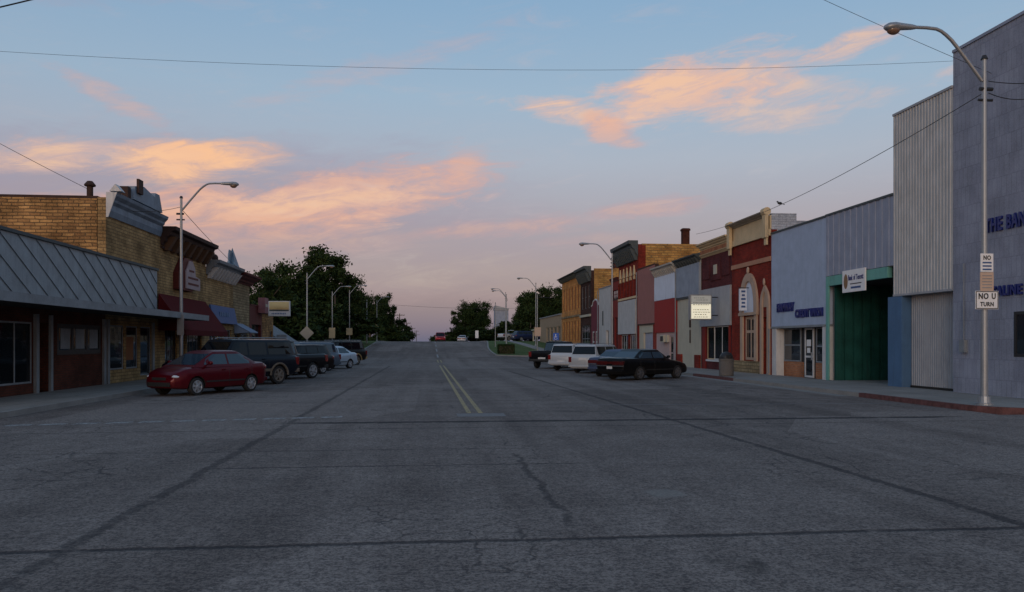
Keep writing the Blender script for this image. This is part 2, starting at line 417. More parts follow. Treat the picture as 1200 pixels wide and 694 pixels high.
# asphalt with tar-sealed cracks
def asphalt():
    m, nt, b = newmat('asphalt'); o = objvec(nt); x, y, z = xyz(nt, o)
    big = noise(nt, o, .12, 5, .6); mid = noise(nt, o, .9, 5, .65); fine = noise(nt, o, 9, 4, .8); grain = noise(nt, o, 28, 2, .9)
    lane = noise(nt, comb(nt, x * .8, y * .05, 0.0), 1.0, 4, .6)
    vp = nt.nodes.new('ShaderNodeTexVoronoi'); vp.distance = 'CHEBYCHEV'; vp.inputs['Scale'].default_value = .13; nt.links.new(comb(nt, x * 1.3, y * .7, 0.0), vp.inputs['Vector'])
    px_, py_, pz_ = xyz(nt, vp.outputs['Color'])
    tr = noise(nt, comb(nt, x * 1.6, y * .03, 2.0), 1.0, 3, .5)
    f = (big * .25 + mid * .3 + lane * .3 + tr * .2 + px_ * .14 - .08).sm(.34, .66)
    c = mixc(nt, f, (.104, .087, .080), (.208, .178, .162))
    c = mixc(nt, (fine * .4 + grain * .6).sm(.40, .60), mixc(nt, 1.0, c, (.55, .55, .57), 'MULTIPLY'), mixc(nt, 1.0, c, (1.5, 1.47, 1.42), 'MULTIPLY'))
    w1 = (noise(nt, o, .8, 5, .7) - .5) * 1.1; w2 = (noise(nt, o, 6, 3, .7) - .5) * .16
    w3 = (noise(nt, o, .25, 3, .5) - .5) * .6
    br = noise(nt, o, 1.6, 3, .7)
    def rng(v, a, bb, s=.25): return v.sm(a - s, a + s) * v.sm(bb + s, bb - s)
    cr = None
    def addc(v):
        nonlocal cr
        cr = v if cr is None else cr.mx(v)
    wide = br * .09
    # lengthwise joints
    addc(((x + w1 * .22 + w2 + 2.98).abs() - wide * 1.0).sm(.05, .0) * rng(y, 4, 60) * .5)
    addc(((x + w1 * .12 + w2 - 5.3 + (y - 18.0) * .02).abs() - wide * 1.0).sm(.05, .0) * rng(y, 5, 48) * .6)
    addc(((x + w1 * .5 + w2 - 1.3).abs() - wide * .45).sm(.05, .0) * rng(y, 7.4, 12.2) * .55)
    addc(((x + w1 * .3 + w2 + 7.2).abs() - wide * .15).sm(.03, .0) * rng(y, 24, 110) * .5)
    addc(((x + w1 * .3 + w2 - 8.9).abs() - wide * .15).sm(.03, .0) * rng(y, 26, 90) * .5)
    # crosswise joints
    addc(((y + w1 * .10 + w2 * .6 - 6.88).abs() - wide * .5).sm(.05, .0) * .7)
    addc(((y + w1 * .10 + w2 - 17.35).abs() - wide * 2.2).sm(.09, .0) * rng(x, -3, 12, .6) * .85)
    addc(((y + w1 * .10 + w2 - 16.1 - x * .03).abs() - wide * .35).sm(.05, .0) * rng(x, -30, 30) * .5)
    addc(((y + w1 * .15 + w2 - 11.2).abs() - wide * .25).sm(.03, .0) * rng(x, -3, 2.2, .3) * .8)
    addc(((y + w1 * .2 + w2 - 12.9).abs() - wide * .2).sm(.03, .0) * rng(x, -9, 1.2, .6) * .55)
    for yy in (23.5, 31.0, 39.5, 50.0, 63.0, 78.0, 96.0):
        addc(((y + w1 * .3 + w2 - yy).abs() - wide * .5).sm(.08, .0) * .45)
    # alligator cracking, faint
    vo = nt.nodes.new('ShaderNodeTexVoronoi'); vo.feature = 'DISTANCE_TO_EDGE'; vo.inputs['Scale'].default_value = 1.1
    nt.links.new(comb(nt, x + w1 * .6, y + w2 * 2.0, 0.0), vo.inputs['Vector'])
    addc(V(nt, vo.outputs['Distance']).sm(.022, .0) * noise(nt, o, .22, 3, .6).sm(.46, .6) * .6)
    cr = cr * br.sm(.25, .45)
    c = mixc(nt, cr, c, (.016, .017, .021))
    c = mixc(nt, (noise(nt, o, 2.6, 3, .5).sm(.68, .74) * noise(nt, comb(nt, x * .5, y * .1, 9.0), 1.0, 2, .5).sm(.45, .6)) * .5, c, (.03, .03, .032))
    # pale spot, oil stains
    def spot(px, py, rx, ry):
        u = (x - px + w1 * .4) / rx; v = (y - py + w1 * .5) / ry
        return (u * u + v * v).sm(1.0, .35)
    c = mixc(nt, spot(2.65, 8.86, .28, .28) * .45, c, (.24, .23, .21))
    st = (spot(2.35, 6.0, .3, .35) * noise(nt, o, 3.0, 4, .7).sm(.4, .6)).mx(noise(nt, o, .55, 3, .5).sm(.66, .75) * .4)
    c = mixc(nt, st * .6, c, (.035, .033, .032))
    bay = rng(x, -8.8, -5.5, .8).mx(rng(x, 8.6, 12.6, .8)) * rng(y, 24, 66, 2)
    drips = noise(nt, o, 1.4, 4, .6).sm(.52, .66) * bay + (noise(nt, o, 5.0, 2, .5).sm(.68, .74) * bay)
    c = mixc(nt, drips.clamp() * .6, c, (.035, .032, .03))
    nt.links.new(c, b.inputs['Base Color']); b.inputs['Roughness'].default_value = .85
    b.inputs['Specular IOR Level'].default_value = .08
    bump(nt, b, fine * .5 + grain * .5 - cr * 1.5, .5, .012)
    return m
M['asphalt'] = asphalt()
def grassmat():
    m, nt, b = newmat('grass_ground'); o = objvec(nt)
    n1 = noise(nt, o, .25, 5, .65); n2 = noise(nt, o, 9, 4, .75)
    c = mixc(nt, (n1 * .6 + n2 * .4).sm(.35, .65), (.05, .09, .028), (.13, .16, .065))
    nt.links.new(c, b.inputs['Base Color']); b.inputs['Roughness'].default_value = 1; b.inputs['Specular IOR Level'].default_value = .1
    bump(nt, b, n2, 1.0, .08); return m
M['grass'] = grassmat()
grid_sheet('ground', [-1500, -400, -100, -40, -15, -8, 0, 8, 18, 45, 120, 400, 1500], YS, lambda x, y: zg(y) - .05, M['grass'])
def sst(t): t = max(0, min(1, t)); return t * t * (3 - 2 * t)
def edL(y): return KL + (KL * -1 - 7.6) * sst((y - 76) / 5) - .6 * sst((y - 90) / 60)
def edR(y): return KR + (6.6 - KR) * sst((y - 77) / 5) + 2.4 * sst((y - 86) / 50)
road = MB()
yr = sorted(set([17.7, 30, 45, 60, 68, 72] + [75 + .5 * k for k in range(20)] + [86 + 2.5 * k for k in range(30)] + [170, 185, 200, 230, 300, 500, 900]))
ring = lambda y: [(edL(y), y), (edL(y) * .5, y), (0, y), (edR(y) * .5, y), (edR(y), y)]
for a, b2 in zip(yr, yr[1:]):
    A, B = ring(a), ring(b2)
    for i in range(4): road.quad(*[(p[0], p[1], zg(p[1])) for p in (A[i], A[i + 1], B[i + 1], B[i])])
road.quad((-150, -40, 0), (150, -40, 0), (150, 17.7, 0), (-150, 17.7, 0))
struct(road.build('road', M['asphalt']))

# kerbs and sidewalks
def strip(name, fa, fb, ys, z, mat, drop=.3):
    """solid strip between x=fa(y) and x=fb(y), top z above the road profile"""
    mb = MB(); n = len(ys); vs = []
    for y in ys:
        a, b = fa(y), fb(y); h = zg(y)
        vs += [(a, y, h + z), (b, y, h + z), (b, y, h - drop), (a, y, h - drop)]
    fs = [(4 * j + k, 4 * j + (k + 1) % 4, 4 * (j + 1) + (k + 1) % 4, 4 * (j + 1) + k) for j in range(n - 1) for k in range(4)]
    fs += [(0, 1, 2, 3), tuple(4 * (n - 1) + k for k in (3, 2, 1, 0))]
    mb.add(vs, fs); return struct(mb.build(name, mat))
def conc():
    m, nt, b = newmat('sidewalk_concrete'); o = objvec(nt); x, y, z = xyz(nt, o)
    n1 = noise(nt, o, .5, 5, .65); n2 = noise(nt, o, 20, 3, .7)
    jx = ((x / 1.5).fn('FRACT') - .5).abs().sm(.485, .497); jy = ((y / 1.5).fn('FRACT') - .5).abs().sm(.485, .497)
    c = mixc(nt, (n1 * .6 + n2 * .4).sm(.32, .68), (.165, .155, .14), (.27, .255, .235))
    c = mixc(nt, jx.mx(jy) * .8, c, (.05, .05, .05))
    c = mixc(nt, noise(nt, o, 1.7, 3, .6).sm(.62, .75) * .5, c, (.07, .065, .06))
    nt.links.new(c, b.inputs['Base Color']); b.inputs['Roughness'].default_value = .9
    bump(nt, b, n2 - jx.mx(jy), .3, .01); return m
M['sidewalk'] = conc()
M['kerb'] = paint('kerb_concrete', (.25, .24, .225), .9, .2)
M['redkerb'] = paint('worn_red_kerb', (.14, .065, .062), .9, .5, scale=5, dirt=.5)
SW = .13
def cr(y, k, s):   # rounded corner of the sidewalk at the cross street
    t = y - 17.7; r = 1.6
    if t < r: return k + s * (r - math.sqrt(max(0, r * r - (r - t) ** 2)))
    return k
cys = [17.7 + .08 * k * k * .25 for k in range(10)] + [19.4, 20]
ysR = sorted(set(cys + [25.5, 33, 41, 50, 60, 65, 70, 74, 77]))
strip('sidewalk', lambda y: cr(y, KR + .16, 1), lambda y: XR + .15, ysR, SW, M['sidewalk'])
strip('sidewalk', lambda y: XL - .15, lambda y: cr(y, KL - .16, -1), ysR, SW, M['sidewalk'])
def seg(a, b): return sorted(set([a, b] + [y for y in ysR if a < y < b]))
for a, b2, red in ((17.7, 24, 1), (24, 34.5, 0), (34.5, 40, 1), (40, 77, 0)):
    strip('kerb', lambda y: cr(y, KR, 1), lambda y: cr(y, KR + .155, 1), seg(a, b2), SW + .005, M['redkerb' if red else 'kerb'])
strip('kerb', lambda y: cr(y, KL - .155, -1), lambda y: cr(y, KL, -1), ysR, SW + .005, M['kerb'])
b_ = MB().box(XR + .16, 70, 17.75, 19.2, -.3, SW); struct(b_.build('sidewalk', M['sidewalk']))
b_ = MB().box(-70, XL - .16, 17.75, 19.1, -.3, SW); struct(b_.build('sidewalk', M['sidewalk']))
gt = MB(); gt.quad((KR - .45, 24.5, .004), (KR - .01, 24.5, .004), (KR - .01, 60, .004), (KR - .45, 60, .004)); struct(gt.build('gutter', M['kerb']))
# grass verges beside the narrower road, with their kerb and a footpath
vy = [77 + .5 * k for k in range(16)] + [86 + 3 * k for k in range(26)]
strip('grass_verge', lambda y: edR(y) + .2, lambda y: 34, vy, .10, M['grass'])
strip('grass_verge', lambda y: -34, lambda y: edL(y) - .2, vy, .10, M['grass'])
strip('kerb', lambda y: edR(y), lambda y: edR(y) + .195, vy, .11, M['kerb'])
strip('kerb', lambda y: edL(y) - .195, lambda y: edL(y), vy, .11, M['kerb'])
strip('footpath', lambda y: 12.6 - .02 * (y - 80), lambda y: 13.9 - .02 * (y - 80), [80 + 3 * k for k in range(18)], .13, M['sidewalk'])
strip('footpath', lambda y: -12.4, lambda y: -11.1, [80 + 3 * k for k in range(18)], .13, M['sidewalk'])

# painted markings, worn
def linemat(name, col, wear):
    m, nt, b = newmat(name); o = objvec(nt)
    f = (noise(nt, o, 7, 5, .75) * .6 + noise(nt, o, 40, 2, .6) * .4).sm(wear - .08, wear + .08)
    nt.links.new(mixc(nt, f, col, (.09, .085, .08)), b.inputs['Base Color']); b.inputs['Roughness'].default_value = .8; return m
M['yellow'] = linemat('worn_yellow_line', (.40, .30, .12), .52)
M['wline'] = linemat('worn_white_line', (.36, .36, .36), .49)
M['patch'] = linemat('pale_patch', (.155, .15, .15), .56)
def line(name, xa, xb, w, y0, y1, mat, n=14):
    mb = MB()
    for k in range(n):
        a, b = y0 + (y1 - y0) * k / n, y0 + (y1 - y0) * (k + 1) / n
        X = lambda y: xa + (xb - xa) * (y - y0) / (y1 - y0)
        mb.quad((X(a) - w / 2, a, zg(a) + .004), (X(a) + w / 2, a, zg(a) + .004), (X(b) + w / 2, b, zg(b) + .004), (X(b) - w / 2, b, zg(b) + .004))
    return struct(mb.build(name, mat))
line('centre_line', .93, .62, .11, 19.4, 73, M['yellow'], 40); line('centre_line', 1.21, .90, .11, 19.4, 73, M['yellow'], 40)
for y in (78, 91, 104, 117, 129): line('centre_line', .72, .70, .16, y, y + 6.5, M['wline'], 4)
struct(MB().quad((.62, 18.5, .004), (1.75, 18.5, .004), (1.75, 19.3, .004), (.62, 19.3, .004)).build('road_marking', M['patch']))
cw = MB()
for k in range(12):
    x = -9.3 + k * .62; y = 17.15 + k * .12
    cw.quad((x, y, .004), (x + .46, y + .1, .004), (x + .46, y + .42, .004), (x, y + .32, .004))
struct(cw.build('road_marking', M['wline']))
cw = MB(); cw.quad((3.5, 21.6, .004), (13.2, 21.3, .004), (13.2, 21.42, .004), (3.5, 21.7, .004)); struct(cw.build('road_marking', M['patch']))

# ================================================================ RIGHT SIDE BUILDINGS
S = Side('R')
# --- bank
bk = thing('bank_building', 'tall lavender grey tiled bank with blue lettering at right edge', 'building', (XR, 21.7, 0))
w = wall_mb(S, 19.3, 24.2, -.2, 11.0, [(20.05, 21.5, 1.3, 2.6)]); weld(w.build('wall', M['tile'], bk))
shell(S, bk, 19.3, 24.2, -.2, 11.0, 22, M['tile'])
q = MB(); S.box(q, 19.3, 24.2, 11.0, 11.09, -.3, .04); q.build('coping', M['lav'], bk)
wd = window(S, bk, 20.05, 21.5, 1.3, 2.6, M['dkmetal'], rec=.04, fw=.09)
q = MB(); S.box(q, 20.95, 21.35, 1.5, 2.0, -.018, -.012); S.box(q, 20.9, 21.3, 2.1, 2.4, -.018, -.012)
q.build('poster', M['tansign'], wd)
text('THE BANK OF', .56, (XR - .03, 21.35, 5.2), 'R', M['letter'], bk, width=2.6, extr=.03, bold=.018)
text('SALINE VALLEY', .40, (XR - .03, 21.02, 3.22), 'R', M['letter'], bk, width=2.66, extr=.03, bold=.014)
# --- tall cream metal building
pb = thing('metal_front_building', 'tall cream ribbed metal front with recessed ground floor beside the bank', 'building', (XR, 25.8, 0))
ribs(S, 24.22, 27.52, 3.45, 9.9, .16, .025, .0).build('wall_panel', M['cream_metal'], pb)
q = MB(); S.box(q, 24.21, 27.53, 9.9, 9.98, -.3, .05); S.box(q, 24.21, 27.53, 3.38, 3.449, -.3, .03); q.build('trim', M['grey_metal'], pb)
ribs(S, 24.22, 26.98, .2, 3.38, .12, .02, -.35).build('lower_wall', M['grey_metal'], pb)
q = MB(); S.box(q, 24.22, 26.98, -.2, .2, -.42, -.30); q.build('base', M['darkint'], pb)
shell(S, pb, 24.22, 27.85, -.2, 7.0, 20, M['grey_metal'], t=.45)
q = MB(); S.box(q, 24.24, 27.5, 3.5, 9.85, -.06, -.4); q.build('inner_wall', M['grey_metal'], pb)
q = MB(); S.box(q, 27.0, 27.86, -.1, 3.37, -.4, .02); q.build('corner_pier', M['bluepost'], pb)
# --- drive through
gr = thing('drive_through_building', 'lavender metal drive-through bay with dark green walls and teal header', 'building', (XR, 30, 0))
ribs(S, 27.54, 32.5, 4.52, 7.06, .42, .02, .0).build('wall_panel', M['lav'], gr)
q = MB(); S.box(q, 27.54, 32.5, 7.06, 7.14, -.3, .05); q.build('trim', M['greymetal_dk'], gr)
q = MB(); S.box(q, 27.88, 32.2, 4.1, 4.5, -.16, .03); q.build('header', M['teal'], gr)
q = MB(); S.box(q, 32.26, 32.48, -.1, 4.5, -.03, .03); q.build('door_post', M['teal'], gr)
q = MB(); S.box(q, 27.54, 32.5, 4.5, 7.0, -.06, -.3); S.box(q, 32.25, 32.49, -.1, 7.0, -.31, -14); S.box(q, 27.87, 28.0, -.1, 7.0, -.45, -14); S.box(q, 28.0, 32.25, -.1, 7.0, -13.8, -14); q.build('side_wall', M['grey_metal'], gr)
q = MB(); S.box(q, 27.9, 32.48, 6.6, 6.75, -.31, -14); S.box(q, 28.0, 32.2, 4.12, 4.3, -.2, -13.8); q.build('roof', M['roof'], gr)
q = MB(); n_ = 34
for k in range(n_):                                                         # ribbed green lining of the far side of the bay
    a = XR + .22 + k * .4; q.box(a, a + .3, 32.10, 32.24, .13, 4.1); q.box(a + .3, a + .4, 32.16, 32.235, .13, 4.1)
q.build('bay_wall', M['green'], gr)
q = MB(); q.box(XR + .15, XR + 13.8, 28.0, 32.1, -.2, .131); q.build('bay_floor', M['sidewalk'], gr)
sg = thing('hanging_sign', 'small white sign with brown emblem hung over the green drive-through bay', 'sign', (XR - .1, 30, 4.2))
q = MB(); S.box(q, 29.25, 30.95, 3.72, 4.60, .06, .12); q.build('sign_board', M['white'], sg, bevel=.01)
text('Bank of Tescott', .3, (XR - .125, 29.92, 4.28), 'R', M['letter'], sg, width=1.12, extr=.004, bold=.006)
q = MB(); S.box(q, 29.5, 30.34, 4.02, 4.06, .121, .126); q.build('sign_mark', M['dkmetal'], sg)
q = MB(); S.box(q, 29.55, 30.28, 3.85, 3.93, .121, .126); q.build('sign_mark', M['bluesign'], sg)
q = MB(); q.ell((XR - .122, 30.68, 4.16), .008, .16, .3); q.build('emblem', plain('brown_emblem', (.22, .12, .05)), sg)
# --- credit union
cu = thing('credit_union_building', 'pale blue stucco front with blue letters over a small glass and brick shopfront', 'building', (XR, 35.2, 0))
weld(wall_mb(S, 32.52, 38.0, 2.5, 7.04).build('wall', M['blue_stucco'], cu))
q = MB(); S.box(q, 32.51, 38.0, 7.04, 7.12, -.3, .05); q.build('trim', M['greymetal_dk'], cu)
q = MB(); S.box(q, 32.55, 38.0, 2.40, 2.499, -.9, .04); q.build('soffit', M['dim_trim'], cu)
sv = -.5
q = MB()
S.box(q, 32.56, 32.85, -.1, 2.4, sv - .3, .0); S.box(q, 37.45, 37.95, -.1, 2.4, sv - .2, .0)
q.build('pilaster', M['white_trim'], cu)
q = MB(); S.box(q, 32.86, 34.2, -.1, .82, sv - .2, sv + .12); S.box(q, 35.4, 37.44, -.1, .82, sv - .2, sv + .12); q.build('brick_base', M['brick_low'], cu)
S2 = Side('R', XR - S.d * 0 + .42)
window(S2, cu, 32.9, 34.15, .83, 2.39, M['dim_trim'], nz=1, rec=.0, zsplit=[1.55], nu=1)
window(S2, cu, 35.65, 37.4, .83, 2.39, M['dim_trim'], rec=.0, zsplit=[1.6], nu=1)
door(S2, cu, 34.4, 35.25, .13, 2.39, M['white_trim'], rec=.0)
q = MB(); S2.box(q, 34.2, 34.38, -.1, 2.39, -.1, .0); S2.box(q, 35.27, 35.6, -.1, 2.39, -.1, .0); q.build('frame', M['dkmetal'], cu)
q = MB(); S2.box(q, 34.62, 35.03, 1.55, 1.85, .055, .06); S2.box(q, 34.68, 34.98, 1.25, 1.48, .055, .06); q.build('notice', M['white'], cu)
shell(S, cu, 32.52, 38.0, -.2, 6.9, 20, M['plaster'], t=1.0)
text('FARMWAY', .56, (XR - .03, 36.4, 3.36), 'R', M['letter'], cu, width=1.82, extr=.03, bold=.018)
text('CREDIT', .50, (XR - .03, 34.66, 3.02), 'R', M['letter'], cu, width=1.36, extr=.03, bold=.018)
text('UNION', .50, (XR - .03, 33.30, 3.02), 'R', M['letter'], cu, width=1.12, extr=.03, bold=.018)
q = MB(); q.tube([(XR + 6, 35, 6.4), (XR + 6, 35, 9.4)], .02, 5); q.build('antenna', M['dkmetal'], cu)

# --- red brick bank with arch
rb = thing('arched_brick_building', 'dark red brick front with cream cornice and tall pointed cream arch', 'building', (XR, 40.6, 0))
arch_u0, arch_u1, spr = 39.55, 41.25, 3.45
weld(wall_mb(S, 38.02, 43.2, -.2, 7.3, [(39.95, 41.45, .8, 3.1), (38.35, 38.95, .13, 3.0)]).build('wall', M['brick_red'], rb))
q = MB(); S.box(q, 39.1, 43.18, -.1, .75, .003, .07); q.build('stone_base', M['stone_pale'], rb)
q = MB(); S.box(q, 38.04, 43.18, 5.75, 5.98, .003, .06); q.build('string_course', paint('cream_band', (.42, .22, .14), .8), rb)
q = MB(); S.box(q, 38.04, 43.18, 7.0, 7.32, .003, .12); q.build('frieze', M['cream'], rb)
weld(wall_mb(S, 38.04, 43.18, 7.33, 8.0, o=.06).build('parapet', M['cream'], rb))
cornice(S, rb, 38.3, 43.0, 7.95, 8.2, .45, paint('cornice_top', (.34, .30, .24), .7))
for u in (38.05, 42.85):
    q = MB(); S.box(q, u, u + .4, 6.9, 8.15, .13, .3); q.tube([S.pt(u - .02, 8.2, .2), S.pt(u + .42, 8.2, .2)], .2, 12); S.box(q, u + .05, u + .35, 6.55, 6.9, .13, .22)
    q.build('scroll_bracket', M['cream'], rb, bevel=.02)
def archring(u0, u1, zs_, rise, wd_, o0, o1, z0, name, mat, parent, pointed=True, n=20):
    cu_, hw = (u0 + u1) / 2, (u1 - u0) / 2
    def cv(hw, rise):
        pts = []
        for k in range(n + 1):
            t = math.pi * k / n; c, s_ = math.cos(t), math.sin(t)
            zz = zs_ + rise * (s_ ** (.85 if pointed else 1)); pts.append((cu_ + hw * c * (1 - .0 * s_), zz + (rise * .18 * max(0, 1 - abs(c) * 2.5) if pointed else 0)))
        return pts
    a, b = cv(hw, rise), cv(hw + wd_, rise + wd_)
    a = [(cu_ + hw, z0)] + a + [(cu_ - hw, z0)]; b = [(cu_ + hw + wd_, z0)] + b + [(cu_ - hw - wd_, z0)]
    mb = MB()
    for i in range(len(a) - 1):
        A0, A1, B0, B1 = a[i], a[i + 1], b[i], b[i + 1]
        f = [S.pt(*A0, o1), S.pt(*A1, o1), S.pt(*B1, o1), S.pt(*B0, o1)]; g = [S.pt(*A0, o0), S.pt(*A1, o0), S.pt(*B1, o0), S.pt(*B0, o0)]
        mb.add(f + g, [(0, 1, 2, 3), (7, 6, 5, 4), (0, 4, 5, 1), (3, 2, 6, 7)])
    mb.build(name, mat, parent)
    return a
arch = archring(39.95, 41.45, 3.6, 1.35, .42, .004, .12, 3.15, 'arch', M['cream_dull'], rb, pointed=False)
q = MB(); q.prism([S.pt(u, z, .006) for u, z in arch], ((-.02), 0, 0)); q.build('arch_panel', M['whiteblue'], rb)
q = MB(); S.box(q, 39.62, 39.94, .76, 3.14, .004, .1); S.box(q, 41.46, 41.78, .76, 3.14, .004, .1); S.box(q, 39.5, 41.9, 3.15, 3.3, .125, .16); q.build('window_surround', M['cream_dull'], rb)
window(S, rb, 39.95, 41.45, .8, 3.1, M['cream_dull'], rec=.12, fw=.14, nu=2, zsplit=[2.3])
dr = archring(38.35, 38.95, 3.5, .7, .24, .004, .1, .13, 'door_surround', M['cream_dull'], rb)
q = MB(); q.prism([S.pt(u, z, .006) for u, z in dr if z > 3.0], (-.02, 0, 0)); q.build('door_head', M['cream_dull'], rb)
door(S, rb, 38.35, 38.95, .13, 3.0, M['dkmetal'])
q = MB(); q.ell(S.pt(40.7, 5.5, .1), .07, .12, .2); q.ell(S.pt(38.65, 4.75, .1), .06, .1, .2); q.build('finial', M['cream_dull'], rb)
shell(S, rb, 38.02, 43.2, -.2, 7.2, 22, M['stone'], t=.32)
q = MB()
for i, (a, b2, z) in enumerate(((.02, 1.3, 8.1), (1.3, 2.6, 7.75), (2.6, 4.2, 7.45))): q.box(XR + a, XR + b2, 38.03, 38.3, 7.21, z)
q.build('stepped_parapet', M['white_brick'], rb)
hs = thing('projecting_sign', 'narrow white sign with blue characters inside the cream arch of red front', 'sign', (XR - .1, 40.7, 4))
q = MB(); q.box(XR - .55, XR - .15, 40.7, 40.82, 3.4, 4.55); q.build('sign_board', M['whiteblue'], hs, bevel=.01)
q = MB(); q.tube([(XR - .56, 40.76, 4.6), (XR - .02, 40.76, 4.6)], .022); q.build('bracket', M['dkmetal'], hs)
q = MB()
for k, w_ in enumerate((.22, .16, .24, .18, .22)): q.box(XR - .35 - w_ / 2, XR - .35 + w_ / 2, 40.69, 40.699, 4.36 - k * .2, 4.46 - k * .2)
q.build('sign_marks', M['bluesign'], hs)

# --- maroon brick shop with grey panel
mr = thing('maroon_brick_shop', 'maroon brick shop with cream cornice, grey metal panel and wide display window', 'building', (XR, 45.8, 0))
weld(wall_mb(S, 43.22, 48.3, -.2, 7.1, [(43.6, 47.3, .72, 2.68)]).build('wall', M['brick_mar'], mr))
q = MB(); S.box(q, 43.3, 48.2, 7.1, 7.35, -.2, .1); q.build('frieze', M['brick_low'], mr)
cornice(S, mr, 43.3, 48.25, 7.36, 7.75, .4, M['cream'])
cornice(S, mr, 43.3, 48.25, 6.92, 7.09, .18, M['cream'], name='moulding')
q = MB()
for a, b2 in ((43.5, 44.7), (46.7, 47.9)): S.box(q, a, b2, 5.55, 6.55, .003, .05)
S.box(q, 44.85, 46.55, 5.4, 6.65, .003, .05); q.build('recess_panel', M['brick_mar'], mr)
q = MB(); S.box(q, 45.4, 45.95, 5.75, 6.3, .05, .08); q.build('emblem', M['cream_lt'], mr)
q = MB(); S.box(q, 43.24, 48.28, 2.7, 4.95, .003, .1); q.build('metal_panel', M['grey_metal'], mr)
q = MB(); S.box(q, 43.4, 43.58, .1, 2.69, .003, .06); S.box(q, 47.35, 47.9, .1, 2.69, .003, .06); q.build('pilaster', M['redwall'], mr)
window(S, mr, 43.6, 46.1, .72, 2.68, M['white_trim'], M['glassthin'], nu=2, rec=.1)
window(S, mr, 46.1, 47.3, .72, 2.68, M['cream'], M['glassthin'], nu=1, rec=.1)
q = MB(); S.box(q, 43.6, 47.3, .6, .719, -.05, .07); q.build('sill', M['white_trim'], mr)
q = MB()
for k in range(9): S.box(q, 43.9 + k * .37, 44.05 + k * .37, .8, 1.2 + random.random() * .8, -.7, -.9)
S.box(q, 43.5, 47.5, .5, .72, -.35, -1.2); q.build('display', M['dim_trim'], mr)
shell(S, mr, 43.22, 48.3, -.2, 7.0, 22, M['stone_rough'], t=.32)
ls = thing('lit_sign', 'white box sign with glowing lower half projecting from maroon shop front', 'sign', (XR - .5, 45, 3))
q = MB(); q.box(14.9, 16.2, 45.0, 45.32, 3.03, 4.5); q.build('sign_case', M['silver'], ls, bevel=.015)
q = MB(); q.box(14.97, 16.13, 44.985, 44.999, 3.95, 4.43); q.build('upper_face', plain('sign_upper', (.45, .47, .45), .5, emit=(.55, .6, .55), es=.12), ls)
q = MB(); q.box(14.97, 16.13, 44.985, 44.999, 3.1, 3.94); q.build('lower_face', plain('sign_lit', (.8, .8, .7), .5, emit=(1, .95, .68), es=.42), ls)
q = MB()
for k, (z, a, b2) in enumerate(((4.30, .15, .75), (4.18, .3, 1.0), (4.02, .1, 1.08), (3.9, .1, 1.05), (3.62, .12, 1.05), (3.48, .1, 1.1), (3.34, .2, .9), (3.2, .15, 1.0))):
    x = 14.97 + a
    while x < 14.97 + b2:
        l = .05 + random.random() * .09; q.box(x, x + l, 44.975, 44.984, z - .018, z + .018); x += l + .05
q.build('sign_text_marks', plain('grey_mark', (.22, .25, .25)), ls)
q = MB(); q.tube([(16.2, 45.16, 4.35), (XR + .01, 45.16, 4.35)], .03); q.tube([(16.2, 45.16, 3.3), (XR + .01, 45.16, 3.3)], .03); q.build('bracket', M['dkmetal'], ls)

# --- grey slab building
gs = thing('grey_slab_building', 'front with grey blue upper slab, dark cornice and cream blank wall below', 'building', (XR, 50.7, 0))
weld(wall_mb(S, 48.32, 53.08, -.2, 6.9).build('wall', M['cream_lt'], gs))
q = MB(); S.box(q, 48.34, 53.06, 4.72, 6.72, .003, .14); q.build('upper_slab', M['lightpanel'], gs)
q = MB(); S.box(q, 48.34, 53.06, 4.6, 4.719, .003, .1); q.build('ledge', M['greymetal_dk'], gs)
cornice(S, gs, 48.4, 53.0, 6.85, 7.25, .45, M['greymetal_dk'], 9)
q = MB(); S.box(q, 48.32, 53.08, 6.91, 7.35, -.3, -.003); q.build('parapet', M['greymetal_dk'], gs)
q = MB(); S.box(q, 48.36, 49.3, -.1, .95, .003, .12); S.box(q, 52.0, 53.04, -.1, .95, .003, .12); q.build('brick_pier', M['brick_red'], gs)
q = MB(); S.box(q, 50.25, 50.55, 2.7, 3.3, .01, .04); S.box(q, 50.3, 50.5, 1.7, 2.55, .01, .03); q.build('wall_plaque', M['rust'], gs)
shell(S, gs, 48.32, 53.08, -.2, 6.8, 22, M['stone_rough'], t=.32)
# --- white slab building
ws = thing('white_slab_building', 'narrow front of white slab over red panel with cream dentil cornice', 'building', (XR, 55.8, 0))
weld(wall_mb(S, 53.1, 58.4, -.2, 6.8, [(54.0, 54.9, .13, 2.2)]).build('wall', M['pinkbeige'], ws))
q = MB(); S.box(q, 53.12, 58.38, 4.8, 6.62, .003, .12); q.build('upper_slab', M['whiteblue'], ws)
q = MB(); S.box(q, 53.12, 58.38, 2.45, 4.78, .003, .1); q.build('red_panel', M['redpanel'], ws)
cornice(S, ws, 53.15, 58.35, 6.65, 7.2, .5, paint('cream_dentil', (.42, .40, .36), .7), 12, bw=.16)
q = MB(); S.box(q, 53.12, 53.3, -.1, 2.44, .003, .06); S.box(q, 58.2, 58.38, -.1, 2.44, .003, .06); q.build('pilaster', M['redwall'], ws)
door(S, ws, 54.0, 54.9, .13, 2.2, M['pinkbeige'], rec=.1)
q = MB(); S.box(q, 55.4, 56.3, 1.75, 2.25, .0, .3); S.box(q, 54.95, 55.3, 1.75, 2.25, .0, .18); q.build('air_conditioner', M['cream_lt'], ws, bevel=.02)
q = MB(); S.box(q, 55.5, 56.2, 1.82, 2.18, .301, .31); q.build('grille', M['dkmetal'], ws)
shell(S, ws, 53.1, 58.4, -.2, 6.7, 22, M['stone_rough'], t=.32)
